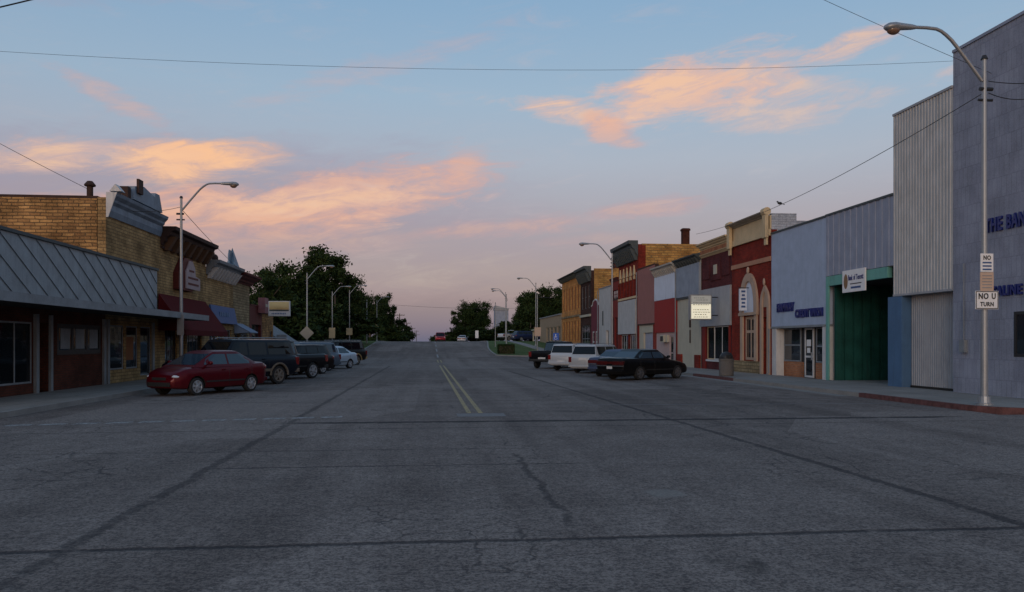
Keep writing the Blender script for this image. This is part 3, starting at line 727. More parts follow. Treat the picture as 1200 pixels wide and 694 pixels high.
# --- faded pink metal
pm = thing('pink_metal_building', 'faded pink ribbed metal front above a cream band and a lavender garage door', 'building', (XR, 60.9, 0))
weld(wall_mb(S, 58.6, 63.4, -.2, 3.2, [(59.2, 61.8, .1, 2.5)]).build('wall', M['cream_lt'], pm))
ribs(S, 58.6, 63.4, 3.2, 7.55, .2, .03, .05).build('wall_panel', M['pinkmetal'], pm)
q = MB(); S.box(q, 58.6, 63.4, 7.55, 7.65, -.3, .1); S.box(q, 58.6, 63.4, 3.1, 3.195, .003, .1); q.build('trim', M['rust'], pm)
q = MB(); S.box(q, 58.6, 63.4, 3.3, 7.54, .0, -.3); q.build('inner_wall', M['rust'], pm)
q = MB(); S.box(q, 58.62, 58.9, -.1, 3.09, .003, .07); S.box(q, 63.1, 63.38, -.1, 3.09, .003, .07); q.build('pilaster', M['redwall'], pm)
ribs(S, 59.21, 61.79, .13, 2.49, .25, .02, -.15).build('garage_door', M['lav'], pm)
shell(S, pm, 58.6, 63.4, -.2, 7.5, 22, M['stone_rough'], t=.32)
# --- tall red brick
z0 = 0
tr = thing('tall_brick_building', 'tall red brick building with grey bracketed cornice and yellow stone side wall', 'building', (XR, 66.8, 0))
weld(wall_mb(S, 63.5, 70.2, -.2, 9.7, [(64.2, 66.3, .3, 2.4), (66.9, 69.4, .3, 2.4)]).build('wall', M['brick_red'], tr))
cornice(S, tr, 63.5, 70.2, 8.75, 10.0, .8, M['greymetal_dk'], 13, M['greymetal_dk'], bw=.2)
q = MB()
for k in range(5):
    u = 64.3 + k * 1.2
    q.prism([S.pt(u, 7.3, .0), S.pt(u + .3, 8.1, .0), S.pt(u + .6, 7.3, .0)], (-.1, 0, 0)); S.box(q, u + .12, u + .48, 6.95, 7.25, .0, .1)
q.build('relief_ornament', M['cream'], tr)
q = MB()
for k in range(7): S.box(q, 63.6 + k * 1.05, 63.8 + k * 1.05, 5.5, 6.9, .003, .1)
q.build('brick_rib', M['brick_red'], tr)
q = MB(); S.box(q, 63.7, 70.0, 5.38, 5.55, .003, .14); q.build('string_course', M['cream'], tr)
q = MB(); S.box(q, 64.0, 70.0, 2.45, 5.3, .003, .12); q.build('white_panel', M['cream_metal'], tr)
window(S, tr, 64.2, 66.3, .3, 2.4, M['white_trim'], nu=3); window(S, tr, 66.9, 69.4, .3, 2.4, M['white_trim'], nu=3)
shell(S, tr, 63.5, 70.2, -.2, 9.75, 26, M['stone_yel'], t=.32)
q = MB(); q.box(XR + 3.85, XR + 4.42, 63.9, 64.4, 8.8, 11.1); q.box(XR + 3.8, XR + 4.47, 63.85, 64.45, 10.9, 11.05); q.build('chimney', M['brick_dkred'], tr)
q = MB(); q.box(XR + .02, XR + .6, 63.42, 63.498, 0, 9.6); q.build('brick_return', M['brick_red'], tr)
# --- low red
lr = thing('low_red_building', 'two storey red painted front with dark green transom windows', 'building', (XR, 71.6, 0))
weld(wall_mb(S, 70.22, 73.3, -.2, 7.5, [(70.5, 73.0, 5.55, 6.5), (70.5, 71.6, .4, 4.0), (72.0, 73.0, .4, 4.0)]).build('wall', M['redwall'], lr))
for a in ((70.5, 73.0, 5.55, 6.5), (70.5, 71.6, .4, 4.0), (72.0, 73.0, .4, 4.0)): window(S, lr, *a, M['darkred'], nu=2, zsplit=[a[2] + (a[3] - a[2]) * .6])
cornice(S, lr, 70.25, 73.25, 7.25, 7.6, .2, M['darkred'])
shell(S, lr, 70.22, 73.3, -.2, 7.4, 22, M['stone_yel'], t=.32)
# --- grey white front
gw = thing('grey_stucco_building', 'plain grey white stucco front with a small pale door', 'building', (XR, 76, 0))
weld(wall_mb(S, 73.32, 78.7, -.2, 7.0, [(74.2, 75.4, .3, 2.9)]).build('wall', M['cream_metal'], gw))
door(S, gw, 74.2, 75.4, .3, 2.9, M['white_trim']); q = MB(); S.box(q, 76.6, 76.9, 3.4, 4.8, .003, .06); q.build('wall_plaque', M['greymetal_dk'], gw)
q = MB(); S.box(q, 73.32, 78.7, 7.0, 7.1, -.3, .05); q.build('coping', M['dim_trim'], gw)
shell(S, gw, 73.32, 78.7, -.2, 6.9, 22, M['plaster'], t=.32)
# --- little maroon with curved parapet
sm_ = thing('curved_parapet_building', 'small maroon stucco front with white curved parapet trim', 'building', (XR, 80.7, 0))
zb = zg(80)
weld(wall_mb(S, 78.72, 82.5, -.2, 5.2, [(79.4, 80.3, .4, 2.9), (80.9, 81.9, .4, 2.9)]).build('wall', M['maroonwall'], sm_))
pr = [(78.72, 5.2), (82.5, 5.2), (82.5, 5.5), (81.9, 5.6), (81.6, 5.95), (80.6, 6.1), (79.6, 5.95), (79.3, 5.6), (78.72, 5.5)]
q = MB(); q.prism([S.pt(u, z + .002, -.01) for u, z in pr], (.28, 0, 0)); q.build('parapet', M['maroonwall'], sm_)
q = MB(); q.tube([S.pt(u, z + .03, -.05) for u, z in pr[2:]], .09, 6); q.build('trim', M['white_trim'], sm_)
for a in ((79.4, 80.3, .4, 2.9), (80.9, 81.9, .4, 2.9)): window(S, sm_, *a, M['white_trim'], zsplit=[1.8], rec=.08, fw=.14)
shell(S, sm_, 78.72, 82.5, -.2, 5.1, 22, M['plaster'], t=.32)
# --- dark brick
db = thing('dark_brick_building', 'tall dark brown brick front with black cornice and yellow stone side', 'building', (XR, 85.5, 0))
wn = [(83.3, 84.3, 5.4, 7.9), (85.1, 86.1, 5.4, 7.9), (86.9, 87.9, 5.4, 7.9), (83.3, 87.9, .7, 3.6)]
weld(wall_mb(S, 82.52, 88.5, -.2, 9.3, wn).build('wall', M['brick_dk'], db))
for a in wn: window(S, db, *a, M['dim_trim'], nu=1 if a[1] - a[0] < 2 else 3, nz=2)
cornice(S, db, 82.52, 88.5, 8.5, 9.75, .8, M['greymetal_dk'], 9, bw=.2)
q = MB(); S.box(q, 82.6, 88.4, 4.5, 4.75, .003, .15); q.build('string_course', M['cream_lt'], db)
q = MB(); S.box(q, 84.6, 86.4, 9.3, 9.7, -.3, -.01); q.build('pediment', M['greymetal_dk'], db)
shell(S, db, 82.52, 88.5, -.2, 9.5, 26, M['stone_yel'], t=.32)
q = MB(); q.box(XR + 2.6, XR + 4.0, 83, 84.2, 8.4, 11.0); q.box(XR + 2.5, XR + 4.1, 82.9, 84.3, 10.6, 10.8); q.build('chimney', M['brick_dkred'], db)
# --- orange
og = thing('orange_stone_building', 'orange sandstone corner building with tall narrow shutters on two floors', 'building', (XR, 94.8, 0))
wn = []
for k in range(6):
    u = 89.6 + k * 1.95; wn += [(u, u + .85, 5.6, 8.3), (u, u + .85, 1.9, 4.3)]
weld(wall_mb(S, 88.52, 101.2, -.2, 9.6, wn).build('wall', M['stone_or'], og))
for a in wn: window(S, og, *a, M['brick_or'], paint('orange_shutter', (.20, .055, .02), .7, .3), nz=3, rec=.1)
q = MB(); S.box(q, 88.6, 101.1, 4.7, 4.95, .003, .1); q.build('string_course', M['stone_pale'], og)
cornice(S, og, 88.55, 101.2, 9.3, 9.75, .7, M['greymetal_dk'], 16)
shell(S, og, 88.52, 101.2, -.2, 9.6, 26, M['stone_yel'], t=.32)
# --- low tan corner building with its end wall
lt = thing('low_tan_building', 'long low tan building with dark windows past the orange corner', 'building', (XR, 112, 0))
wn = [(102.6 + 3.3 * k, 105.0 + 3.3 * k, 1.9, 3.9) for k in range(4)]
weld(wall_mb(S, 101.8, 122, -.2, 5.35, wn).build('wall', M['tan'], lt))
for a in wn: window(S, lt, *a, M['cream_lt'], nu=2)
q = MB(); S.box(q, 101.8, 122, 5.35, 5.5, -.3, .12); q.build('coping', M['dim_trim'], lt)
q = MB(); S.box(q, 121.7, 125.5, 3.6, 3.8, -3, .9); S.box(q, 125.1, 125.3, .5, 3.6, .5, .7); q.build('porch_roof', M['cream_lt'], lt)
shell(S, lt, 101.8, 122, -.2, 5.3, 24, M['tan'], t=.32)

for par_, u_, z_ in ((gs, 53.0, 6.6), (cu, 37.9, 2.4), (pm, 63.3, 7.4), (gw, 78.5, 6.9), (pb, 24.32, 3.3)):
    q = MB(); o_ = .18 if par_ is not pb else -.25; q.tube([S.pt(u_, z_, o_), S.pt(u_, .25, o_), S.pt(u_, .15, o_ + .12)], .04, 6); q.build('downpipe', M['dim_trim'], par_)
q = MB(); S.box(q, 23.5, 23.75, 1.4, 1.8, .0, .12); q.tube([S.pt(23.62, 1.8, .05), S.pt(23.62, 4.2, .05)], .018, 5); q.build('meter_box', M['dim_trim'], bk)
# ================================================================ LEFT SIDE BUILDINGS
L = Side('L')
ca = thing('canopy_shop', 'single storey shop with slate blue diagonal seamed metal fascia over a long flat canopy', 'building', (XL, 27, 0))
holes = [(22.2, 26.3, .45, 2.35), (26.55, 27.3, .13, 2.35), (27.95, 31.5, 1.3, 2.35)]
weld(wall_mb(L, 19.2, 31.9, -.2, 3.0, holes).build('wall', M['brick_dkred'], ca))
window(L, ca, 22.2, 26.3, .45, 2.35, M['dim_trim'], M['glassthin'], nu=4, rec=.08)
door(L, ca, 26.55, 27.3, .13, 2.35, M['dim_trim'], rec=.3)
q = MB(); L.box(q, 26.34, 26.52, -.1, 2.6, .003, .1); L.box(q, 27.34, 27.5, -.1, 2.6, .003, .08); L.box(q, 31.6, 31.8, -.1, 2.6, .003, .08); q.build('post', M['dim_trim'], ca)
wf = window(L, ca, 27.95, 31.5, 1.3, 2.35, M['dkmetal'], M['glass'], nu=3, rec=.06, fw=.16)
q = MB()
for k in range(3): L.box(q, 28.25 + k * 1.15, 28.95 + k * 1.15, 1.5, 2.2, -.03, -.02)
q.build('board', M['dim_trim'], wf)
q = MB()
for k in range(46):
    u = 22.25 + k * .088; L.box(q, u, u + .06, .5, 2.3, -.45 - .04 * (k % 2), -.48 - .04 * (k % 2))
q.build('curtain', M['curtain'], ca)
shell(L, ca, 19.2, 31.9, -.2, 4.7, 22, M['plaster'], t=.32)
q = MB(); L.box(q, 19.2, 37.55, 2.98, 4.95, .0, .05); q.build('fascia_panel', M['seam_metal'], ca)
q = MB()
u = 15.2
while u < 37.4:                                               # diagonal standing seams, clipped to the panel
    a0, a1 = u, u + 3.4; zt, zb_ = 4.93, 3.0
    def zat(uu): return zt + (zb_ - zt) * (uu - a0) / (a1 - a0)
    s0, s1 = max(a0, 19.22), min(a1, 37.5)
    if s1 > s0 + .2:
        q.tube([L.pt(s0, zat(s0), .065), L.pt(s1, zat(s1), .065)], .013, 4)
    u += 1.12
q.build('standing_seam', paint('seam_dark', (.10, .125, .155), .6), ca)
q = MB(); L.box(q, 19.2, 37.6, 4.95, 5.05, -.2, .12); q.build('cap_flashing', M['greymetal_dk'], ca)
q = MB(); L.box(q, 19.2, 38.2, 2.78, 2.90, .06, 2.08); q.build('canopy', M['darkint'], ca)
q = MB(); L.box(q, 19.2, 38.2, 2.72, 2.96, 2.085, 2.13); L.box(q, 38.205, 38.25, 2.72, 2.96, .06, 2.13); q.build('canopy_edge', M['dim_trim'], ca)

sb = thing('tall_stone_building', 'tall tan stone building with pale blue metal cornice and stepped pediment', 'building', (XL, 35, 0))
holes = [(32.2, 33.75, .65, 2.4), (34.0, 35.3, .65, 2.4), (35.6, 36.9, .3, 2.4)]
weld(wall_mb(L, 31.95, 38.1, -.2, 7.25, holes).build('wall', M['stone'], sb))
for a in holes[:2]: window(L, sb, *a, M['dim_trim'], M['glass'], rec=.08, nu=1)
window(L, sb, *holes[2], M['dim_trim'], M['glass'], rec=.08)
q = MB(); L.box(q, 34.1, 34.9, 1.0, 1.95, -.045, -.04); q.build('poster', paint('poster_orange', (.20, .07, .02)), sb)
q = MB(); L.box(q, 31.97, 32.15, -.1, 2.6, .003, .08); L.box(q, 36.95, 37.15, -.1, 2.6, .003, .08); q.build('post', M['dim_trim'], sb)
cm = paint('cornice_blue_metal', (.20, .25, .31), .6, .35)
cornice(L, sb, 32.0, 38.05, 6.55, 7.45, .4, cm, prof=[(.01, 0), (.12, 0), (.3, .25), (.3, .50), (.55, .62), (.6, .72), (.9, .86), (1, 1), (.01, 1)])
q = MB(); q.prism([L.pt(31.955, 6.5, .0), L.pt(31.955, 6.5, .08), L.pt(31.955, 7.45, .4), L.pt(31.955, 7.45, .0)], (0, .043, 0)); q.prism([L.pt(32.0, 7.5, .1), L.pt(32.0, 7.5, .55), L.pt(32.0, 7.78, .32)], (0, .4, 0)); q.build('cornice_end', M['white_trim'], sb)
q = MB()
q.prism([L.pt(33.7, 7.5, .1), L.pt(33.85, 8.05, .1), L.pt(34.9, 8.22, .1), L.pt(36.2, 8.02, .1), L.pt(36.3, 8.22, .1), L.pt(36.8, 8.22, .1), L.pt(37.2, 7.5, .1)], (.3, 0, 0))
q.build('pediment', cm, sb)
q = MB(); L.box(q, 33.35, 33.68, 7.5, 7.95, -.1, .3); L.box(q, 34.0, 34.5, 7.8, 8.38, .405, .5); q.build('finial_block', M['rust'], sb)
q = MB(); q.box(-26, XL - .31, 31.96, 32.25, 7.2, 7.3); q.build('parapet_cap', M['rust'], sb)
q = MB(); q.tube([(-13.3, 33, 6.6), (-13.3, 33, 7.85)], .12, 10); q.tube([(-13.3, 33, 7.85), (-13.3, 33, 7.9), (-13.3, 33, 8.05)], [.2, .22, .1], 10); q.build('vent_pipe', M['rust'], sb)
shell(L, sb, 31.95, 38.1, -.2, 7.2, 24, M['stone_rough'], roofz=6.8, t=.32)

sc_ = thing('awning_shop', 'tan stone shop with dark rusty bracketed cornice and deep maroon awning', 'building', (XL, 42, 0))
holes = [(38.8, 40.6, .4, 2.6), (40.9, 41.9, .13, 2.4), (42.2, 44.8, .4, 2.6)]
weld(wall_mb(L, 38.12, 45.6, -.2, 6.6, holes).build('wall', M['stone'], sc_))
window(L, sc_, *holes[0], M['dkmetal'], nu=3); door(L, sc_, *holes[1], M['dkmetal']); window(L, sc_, *holes[2], M['dkmetal'], nu=4)
cornice(L, sc_, 38.14, 45.6, 6.2, 7.05, .7, M['rust'], 7, paint('bracket_brown', (.11, .06, .035), .8), bw=.35)
q = MB(); L.box(q, 38.14, 45.6, 6.05, 6.15, .003, .1); q.build('string_course', M['rust'], sc_)
q = MB()
q.prism([L.pt(37.65, 3.95, .07), L.pt(37.65, 2.3, 1.25), L.pt(37.65, 2.05, 1.25), L.pt(37.65, 2.05, 1.2), L.pt(37.65, 2.25, 1.2), L.pt(37.65, 3.88, .07)], (0, 7.6, 0))
for u in (37.66, 45.2): q.prism([L.pt(u, 3.9, .07), L.pt(u, 2.26, 1.22), L.pt(u, 2.26, .07)], (0, .03, 0))
q.build('awning', M['maroon_cloth'], sc_)
shell(L, sc_, 38.12, 45.6, -.2, 6.6, 24, M['stone'], t=.32)
sgn = thing('shop_sign', 'pale pink shaped panel on a maroon angular board above the maroon awning', 'sign', (XL, 41.6, 5))
q = MB(); q.prism([L.pt(u, z, .01) for u, z in ((39.95, 4.3), (42.2, 4.3), (42.2, 5.9), (40.9, 5.9), (40.3, 5.4), (39.95, 5.1))], (.26, 0, 0)); q.build('back_board', M['darkred'], sgn)
q = MB(); q.prism([L.pt(u, z, .28) for u, z in ((40.9, 4.4), (43.3, 4.4), (43.3, 5.0), (42.5, 5.1), (42.4, 5.5), (42.0, 5.8), (41.5, 5.8), (41.2, 5.5), (40.9, 5.2))], (.06, 0, 0))
q.build('sign_face', paint('pink_white', (.36, .28, .29), .6, .25), sgn)
q = MB()
for k, (z, a, b2) in enumerate(((5.3, 41.4, 42.2), (4.95, 41.2, 42.9), (4.65, 41.2, 43.0))): L.box(q, a, b2, z - .05, z + .05, .345, .352)
q.build('sign_stripe', M['darkred'], sgn)

sd = thing('blue_sign_shop', 'tan stone shop with pale cornice topped by a pointed metal pinnacle', 'building', (XL, 48.6, 0))
holes = [(46.3, 47.9, .5, 2.5), (48.2, 49.2, .13, 2.4), (49.5, 51.3, .5, 2.5)]
weld(wall_mb(L, 45.62, 51.7, -.2, 5.9, holes).build('wall', M['stone'], sd))
window(L, sd, *holes[0], M['dim_trim'], nu=2); door(L, sd, *holes[1], M['dim_trim']); window(L, sd, *holes[2], M['dim_trim'], nu=2)
cornice(L, sd, 45.65, 51.7, 5.5, 6.3, .75, M['dim_trim'], 9, M['white_trim'], bw=.14)
q = MB(); ap = L.pt(50.3, 7.5, .3)
q.add([L.pt(49.7, 6.3, .05), L.pt(50.9, 6.3, .05), L.pt(50.9, 6.3, .6), L.pt(49.7, 6.3, .6), ap], [(0, 1, 2, 3), (0, 1, 4), (1, 2, 4), (2, 3, 4), (3, 0, 4)])
q.prism([L.pt(49.4, 6.3, .25), L.pt(49.4, 6.95, .25), L.pt(49.6, 7.3, .25), L.pt(50.2, 7.2, .25), L.pt(50.3, 6.3, .25)], (.08, 0, 0))
q.build('pinnacle', paint('blue_pinnacle', (.14, .22, .30), .5, .5), sd)
q = MB(); q.ell(L.pt(46.3, 6.45, .3), .18, .3, .22); q.build('finial', M['rust'], sd)
shell(L, sd, 45.62, 51.7, -.2, 5.9, 24, M['stone'], t=.32)
bs = thing('blue_sign', 'long plain blue board above the small pale awning on the tan shops', 'sign', (XL, 48.9, 3.4))
q = MB(); q.prism([L.pt(46.15, 2.85, .02), L.pt(46.15, 2.85, .3), L.pt(46.15, 3.85, .1), L.pt(46.15, 3.85, .02)], (0, 5.5, 0)); q.build('sign_board', M['bluesign'], bs)
q = MB()
for k in range(6): L.box(q, 47.7 + k * .38, 47.95 + k * .38, 3.25, 3.5, .19, .24)
q.build('sign_marks', paint('faded_blue', (.10, .17, .30)), bs)

se = thing('pale_stone_shop', 'narrow pale stone shop with dark red eave and small grey awning', 'building', (XL, 54, 0))
weld(wall_mb(L, 51.72, 56.3, -.2, 5.9, [(52.3, 53.4, .13, 2.3), (53.8, 55.8, .6, 2.3)]).build('wall', M['stone_pale'], se))
door(L, se, 52.3, 53.4, .13, 2.3, M['dim_trim']); window(L, se, 53.8, 55.8, .6, 2.3, M['dim_trim'], nu=2)
cornice(L, se, 51.75, 56.5, 5.55, 6.15, .8, M['darkred'])
q = MB(); q.prism([L.pt(51.9, 2.95, .03), L.pt(51.9, 2.4, 1.0), L.pt(51.9, 2.34, 1.0), L.pt(51.9, 2.88, .03)], (0, 2.3, 0))
for u in (51.9, 54.15): q.prism([L.pt(u, 2.9, .04), L.pt(u, 2.36, .98), L.pt(u, 2.3, .04)], (0, .04, 0))
q.build('awning', paint('grey_blue_canvas', (.22, .28, .38), .85), se)
shell(L, se, 51.72, 56.3, -.2, 5.8, 24, M['stone_pale'], t=.32)

sf = thing('dark_red_building', 'small dark red front with open dark doorway at the end of the row', 'building', (XL, 58.5, 0))
weld(wall_mb(L, 56.4, 60.4, -.2, 4.3, [(57.0, 60.0, .13, 3.0)]).build('wall', M['darkred'], sf))
window(L, sf, 57.0, 60.0, .13, 3.0, M['dkmetal'], nu=3, rec=.25)
q = MB(); L.box(q, 59.0, 60.2, 3.85, 4.95, .01, .5); q.build('sign_box', paint('dusty_red_sign', (.25, .11, .12)), sf)
q = MB(); L.box(q, 59.2, 60.0, 4.3, 4.5, .5, .51); q.build('sign_stripe', M['cream_lt'], sf)
q = MB(); L.box(q, 56.4, 60.4, 4.3, 4.38, -.3, .05); q.build('coping', M['darkred'], sf)
shell(L, sf, 56.4, 60.4, -.2, 4.2, 20, M['brick_dk'], t=.32)
sg2 = thing('low_stone_building', 'low rusty stone building next to the grass with a pale panel', 'building', (XL, 62.5, 0))
weld(wall_mb(L, 60.42, 64.6, -.2, 3.85, [(63.4, 64.2, .5, 2.6)]).build('wall', M['stone_rough'], sg2))
window(L, sg2, 63.4, 64.2, .5, 2.6, M['dim_trim']); q = MB(); L.box(q, 60.42, 64.6, 3.85, 3.95, -.3, .06); q.build('coping', M['rust'], sg2)
shell(L, sg2, 60.42, 64.6, -.2, 3.75, 20, M['stone_rough'], t=.32)
sh = thing('gabled_shed', 'dark shed with a steep grey metal roof slope behind the landscape sign', 'shed', (-16, 70, 0))
q = MB(); q.prism([(-19.6, 67.2, -.2), (-12.2, 67.2, -.2), (-12.2, 67.2, 1.6), (-15.5, 67.2, 4.0), (-19.6, 67.2, 1.6)], (0, 7, 0)); q.build('wall', M['wood'], sh)
q = MB()
for x0, x1 in ((-11.6, -15.5), (-20.0, -15.5)): q.prism([(x0, 66.9, 1.35 if x0 > -15 else 1.5), (x1, 66.9, 4.03), (x1, 66.9, 4.22), (x0, 66.9, 1.54 if x0 > -15 else 1.7)], (0, 7.6, 0))
q.build('roof', M['plaster'], sh)
q = MB(); q.box(-15.2, -13.9, 67.14, 67.196, .1, 2.2); q.build('door', M['darkint'], sh)
lsn = thing('landscape_sign', 'yellow landscape picture sign with white lower strip projecting over left sidewalk', 'sign', (-11.4, 62, 3.7))
q = MB(); q.box(-12.15, -10.55, 61.9, 62.15, 3.72, 4.86); q.build('sign_case', M['white_trim'], lsn, bevel=.01)
def sunsetmat():
    m, nt, b = newmat('landscape_print'); o = objvec(nt); x, y, z = xyz(nt, o)
    n = noise(nt, comb(nt, x * 2.0, 0.0, z * 5.0), 1.5, 4, .6)
    f = (z * 1.2 + n * .5 - .45).sm(.1, .9)
    nt.links.new(mixc(nt, f, (.42, .22, .05), (.52, .42, .20)), b.inputs['Base Color']); return m
q = MB(); q.box(-12.07, -10.63, 61.885, 61.897, 4.22, 4.8); q.build('landscape_print', sunsetmat(), lsn)
q = MB(); q.box(-12.07, -10.63, 61.885, 61.897, 4.10, 4.21); q.build('dark_band', M['greymetal_dk'], lsn)
q = MB()
for k in range(9): q.box(-11.9 + k * .12, -11.83 + k * .12, 61.885, 61.897, 3.86, 3.95)
q.build('sign_marks', M['bluesign'], lsn)
q = MB(); q.tube([(XL - .0, 62.02, 4.7), (-12.14, 62.02, 4.7)], .03, 6); q.tube([(XL, 62.02, 3.9), (-12.14, 62.02, 3.9)], .03, 6); q.build('bracket', M['dkmetal'], lsn)

# small house behind the right verge and silo-like roof in the trees
hs2 = thing('grain_elevator', 'pale lilac grey elevator tower with slanted top between the trees on the right', 'tower', (18.2, 205, .2))
q = MB(); q.box(16.6, 19.9, 205, 211, .1, 10.2); q.build('wall', M['lav'], hs2)
q = MB(); q.prism([(16.5, 204.7, 10.2), (20.0, 204.7, 10.2), (20.0, 204.7, 10.5), (16.5, 204.7, 11.3)], (0, 6.6, 0)); q.build('roof', M['grey_metal'], hs2)
q = MB(); q.box(17.9, 18.7, 204.95, 204.99, 6.0, 7.2); q.build('window', M['glass'], hs2)

# ================================================================ STREET FURNITURE
def lamp_proto():
    r = thing('street_lamp', 'tall silver street lamp with curved arm on sidewalk corner nearest the camera on right', 'street lamp', (13.95, 19.0, .13), 0, 'silver street lamps lining the road')
    q = MB(); q.tube([(0, 0, 0), (0, 0, 2.5), (0, 0, 8.75)], [.09, .08, .055], 14); q.build('pole', M['silver'], r, smooth=True, subtract=False)
    q = MB(); q.tube([(0, 0, 0), (0, 0, .05), (0, 0, .06), (0, 0, .22)], [.2, .2, .15, .13], 14); q.build('base_plate', M['silver'], r, subtract=False)
    pts = [(-.06, 8.2), (-.39, 8.62), (-.73, 9.03), (-.88, 9.2), (-1.03, 9.33), (-1.16, 9.42), (-1.29, 9.47), (-1.55, 9.49), (-1.9, 9.49)]
    q = MB(); q.tube([(x, 0, z) for x, z in pts], [.045] * 5 + [.042] * 4, 10); q.build('arm', M['silver'], r, smooth=True, subtract=False)
    q = MB()
    hp = [(-1.84, .045, .05, 0), (-1.95, .065, .07, 0), (-2.2, .10, .085, .0), (-2.4, .15, .11, -.01), (-2.56, .14, .10, -.02), (-2.66, .06, .05, -.03), (-2.68, .01, .01, -.035)]
    rings = []
    for x, wy, hz, dz in hp: rings.append([(x, wy * math.cos(2 * math.pi * k / 12), 9.49 + dz + hz * math.sin(2 * math.pi * k / 12)) for k in range(12)])
    vs = [p for g in rings for p in g]; fs = [(i * 12 + k, i * 12 + (k + 1) % 12, (i + 1) * 12 + (k + 1) % 12, (i + 1) * 12 + k) for i in range(len(rings) - 1) for k in range(12)]
    fs += [tuple(range(12)), tuple((len(rings) - 1) * 12 + k for k in range(12))]
    q.add(vs, fs); hd = q.build('lamp_head', M['silver'], r, smooth=True, subtract=False)
    q = MB(); q.ell((-2.43, 0, 9.40), .17, .12, .12); q.build('lens', plain('lamp_lens', (.16, .10, .07), .2), hd, smooth=True, subtract=False)
    q = MB(); q.tube([(0, 0, 8.75), (0, 0, 8.85)], [.09, .05], 10); q.tube([(-.12, 0, 8.0), (.22, 0, 8.0)], .05, 8); q.tube([(-.16, 0, 7.72), (.22, 0, 7.72)], .035, 8); q.build('fitting', M['dkmetal'], r, subtract=False)
    return r
lamp = lamp_proto()
LG = 'silver street lamps lining the road'
def put_lamp(x, y, rz, sc, label, z=None):
    c = copy_tree(lamp); c.location = (x, y, (zg(y) + .1) if z is None else z); c.rotation_euler = (0, 0, rz); c.scale = (sc,) * 3; c['label'] = label; return c
put_lamp(13.9, 60.6, 0, .97, 'silver street lamp in front of the low red building, arm over the parked cars')
put_lamp(13.7, 104, 0, .93, 'silver street lamp standing before the low tan building on the right')
put_lamp(10.6, 112, 0, .78, 'silver street lamp on the right verge between the hedge and the tan building')
put_lamp(11.6, 124, 0, .86, 'far silver street lamp on the right verge, just left of the next arm')
put_lamp(-10.2, 34.2, math.pi, .86, 'silver street lamp rising behind the red sedan on the left sidewalk', SW)
put_lamp(-10.5, 70, math.pi, .86, 'silver street lamp with a diamond sign back, left sidewalk', SW)
put_lamp(-10.3, 86, math.pi, .74, 'silver street lamp with a rectangular sign, beside the big dark trees on left')
put_lamp(-9.9, 100, math.pi, .80, 'third silver lamp along the left verge, slim and shorter looking')
put_lamp(-9.2, 140, math.pi, .80, 'farthest silver street lamp on the left verge, near the crest')
def post(name, label, x, y, h, r=.06, mat=None, group='plain metal posts on the verges', arm=0):
    t = thing(name, label, 'post', (x, y, zg(y) + .1), 0, group)
    q = MB(); q.tube([(x, y, zg(y) - .1), (x, y, zg(y) + h)], [r, r * .75], 8); q.build('pole', mat or M['silver'], t, smooth=True)
    q = MB(); q.tube([(x, y, zg(y) + h), (x, y, zg(y) + h + .1)], [r * 1.2, r * .5], 8)
    if arm: q.tube([(x, y, zg(y) + h - .3), (x + arm, y, zg(y) + h - .35)], .03, 6)
    q.build('cap', M['dkmetal'], t)
post('metal_post', 'thin pale post on left verge between the far lamps', -8.9, 114, 6.3, .09)
post('metal_post', 'thin pale post at the left tip of the right verge by the road edge', 8.15, 101, 5.6)
post('metal_post', 'pale post carrying the tan sign on the right verge', 11.5, 86, 6.4, arm=1.5)
post('wooden_post', 'dark wooden post on left between two silver lamps', -11.3, 97, 6.4, .1, M['wood'])

def sign_plate(name, label, x, y, z, w, h, mat, lines=(), diamond=False, cat='sign', group=None, band=True, ry=0.0, postz=None):
    t = thing(name, label, cat, (x, y, z), 0, group)
    q = MB()
    if diamond:
        q.prism([(x, y, z - w * .707), (x + w * .707, y, z), (x, y, z + w * .707), (x - w * .707, y, z)], (0, .02, 0))
    else: q.box(x - w / 2, x + w / 2, y, y + .02, z - h / 2, z + h / 2)
    q.build('sign_board', mat, t, bevel=.004)
    q = MB(); q.box(x - .03, x + .03, y + .02, y + .05, z - h * .35, z + h * .35)
    if postz is not None: q.tube([(x, y + .06, postz), (x, y + .06, z + h / 2)], .03, 6)
    q.build('mount' if postz is None else 'post', M['dkmetal'], t)
    for (txt, size, dz, wd_, mt) in lines: text(txt, size, (x, y - .004, z + dz), 'F', mt, t, width=wd_, extr=.003, bold=.004 * size * 8)
    return t
nx, ny = 13.93, 18.87
s1 = sign_plate('no_u_turn_sign', 'white sign reading NO U TURN with black border on the near right lamp pole', nx, ny, 2.78, .62, .46, M['white'],
    [('NO U', .2, .09, .46, M['blackp']), ('TURN', .15, -.11, .36, M['blackp'])])
q = MB(); e = .018; x0, x1, z0_, z1_ = nx - .30, nx + .30, 2.78 - .22, 2.78 + .22
for bx in ((x0, x1, z0_, z0_ + e), (x0, x1, z1_ - e, z1_), (x0, x0 + e, z0_ + e, z1_ - e), (x1 - e, x1, z0_ + e, z1_ - e)): q.box(bx[0], bx[1], ny - .006, ny - .001, bx[2], bx[3])
q.build('border', M['blackp'], s1)
s2 = sign_plate('no_parking_sign', 'small white sign with NO at top, topmost on the near right lamp pole', nx, ny, 3.72, .34, .46, M['white'],
    [('NO', .15, .12, .2, M['blackp'])])
for k in range(3):
    q = MB(); q.box(nx - .12, nx + .12, ny - .005, ny - .001, 3.70 - k * .085, 3.74 - k * .085); q.build('sign_mark', M['bluesign'], s2)
s3 = sign_plate('notice_sign', 'blank tan notice between the two white signs on the near right lamp pole', nx, ny, 3.24, .36, .48, M['tansign'])
q = MB()
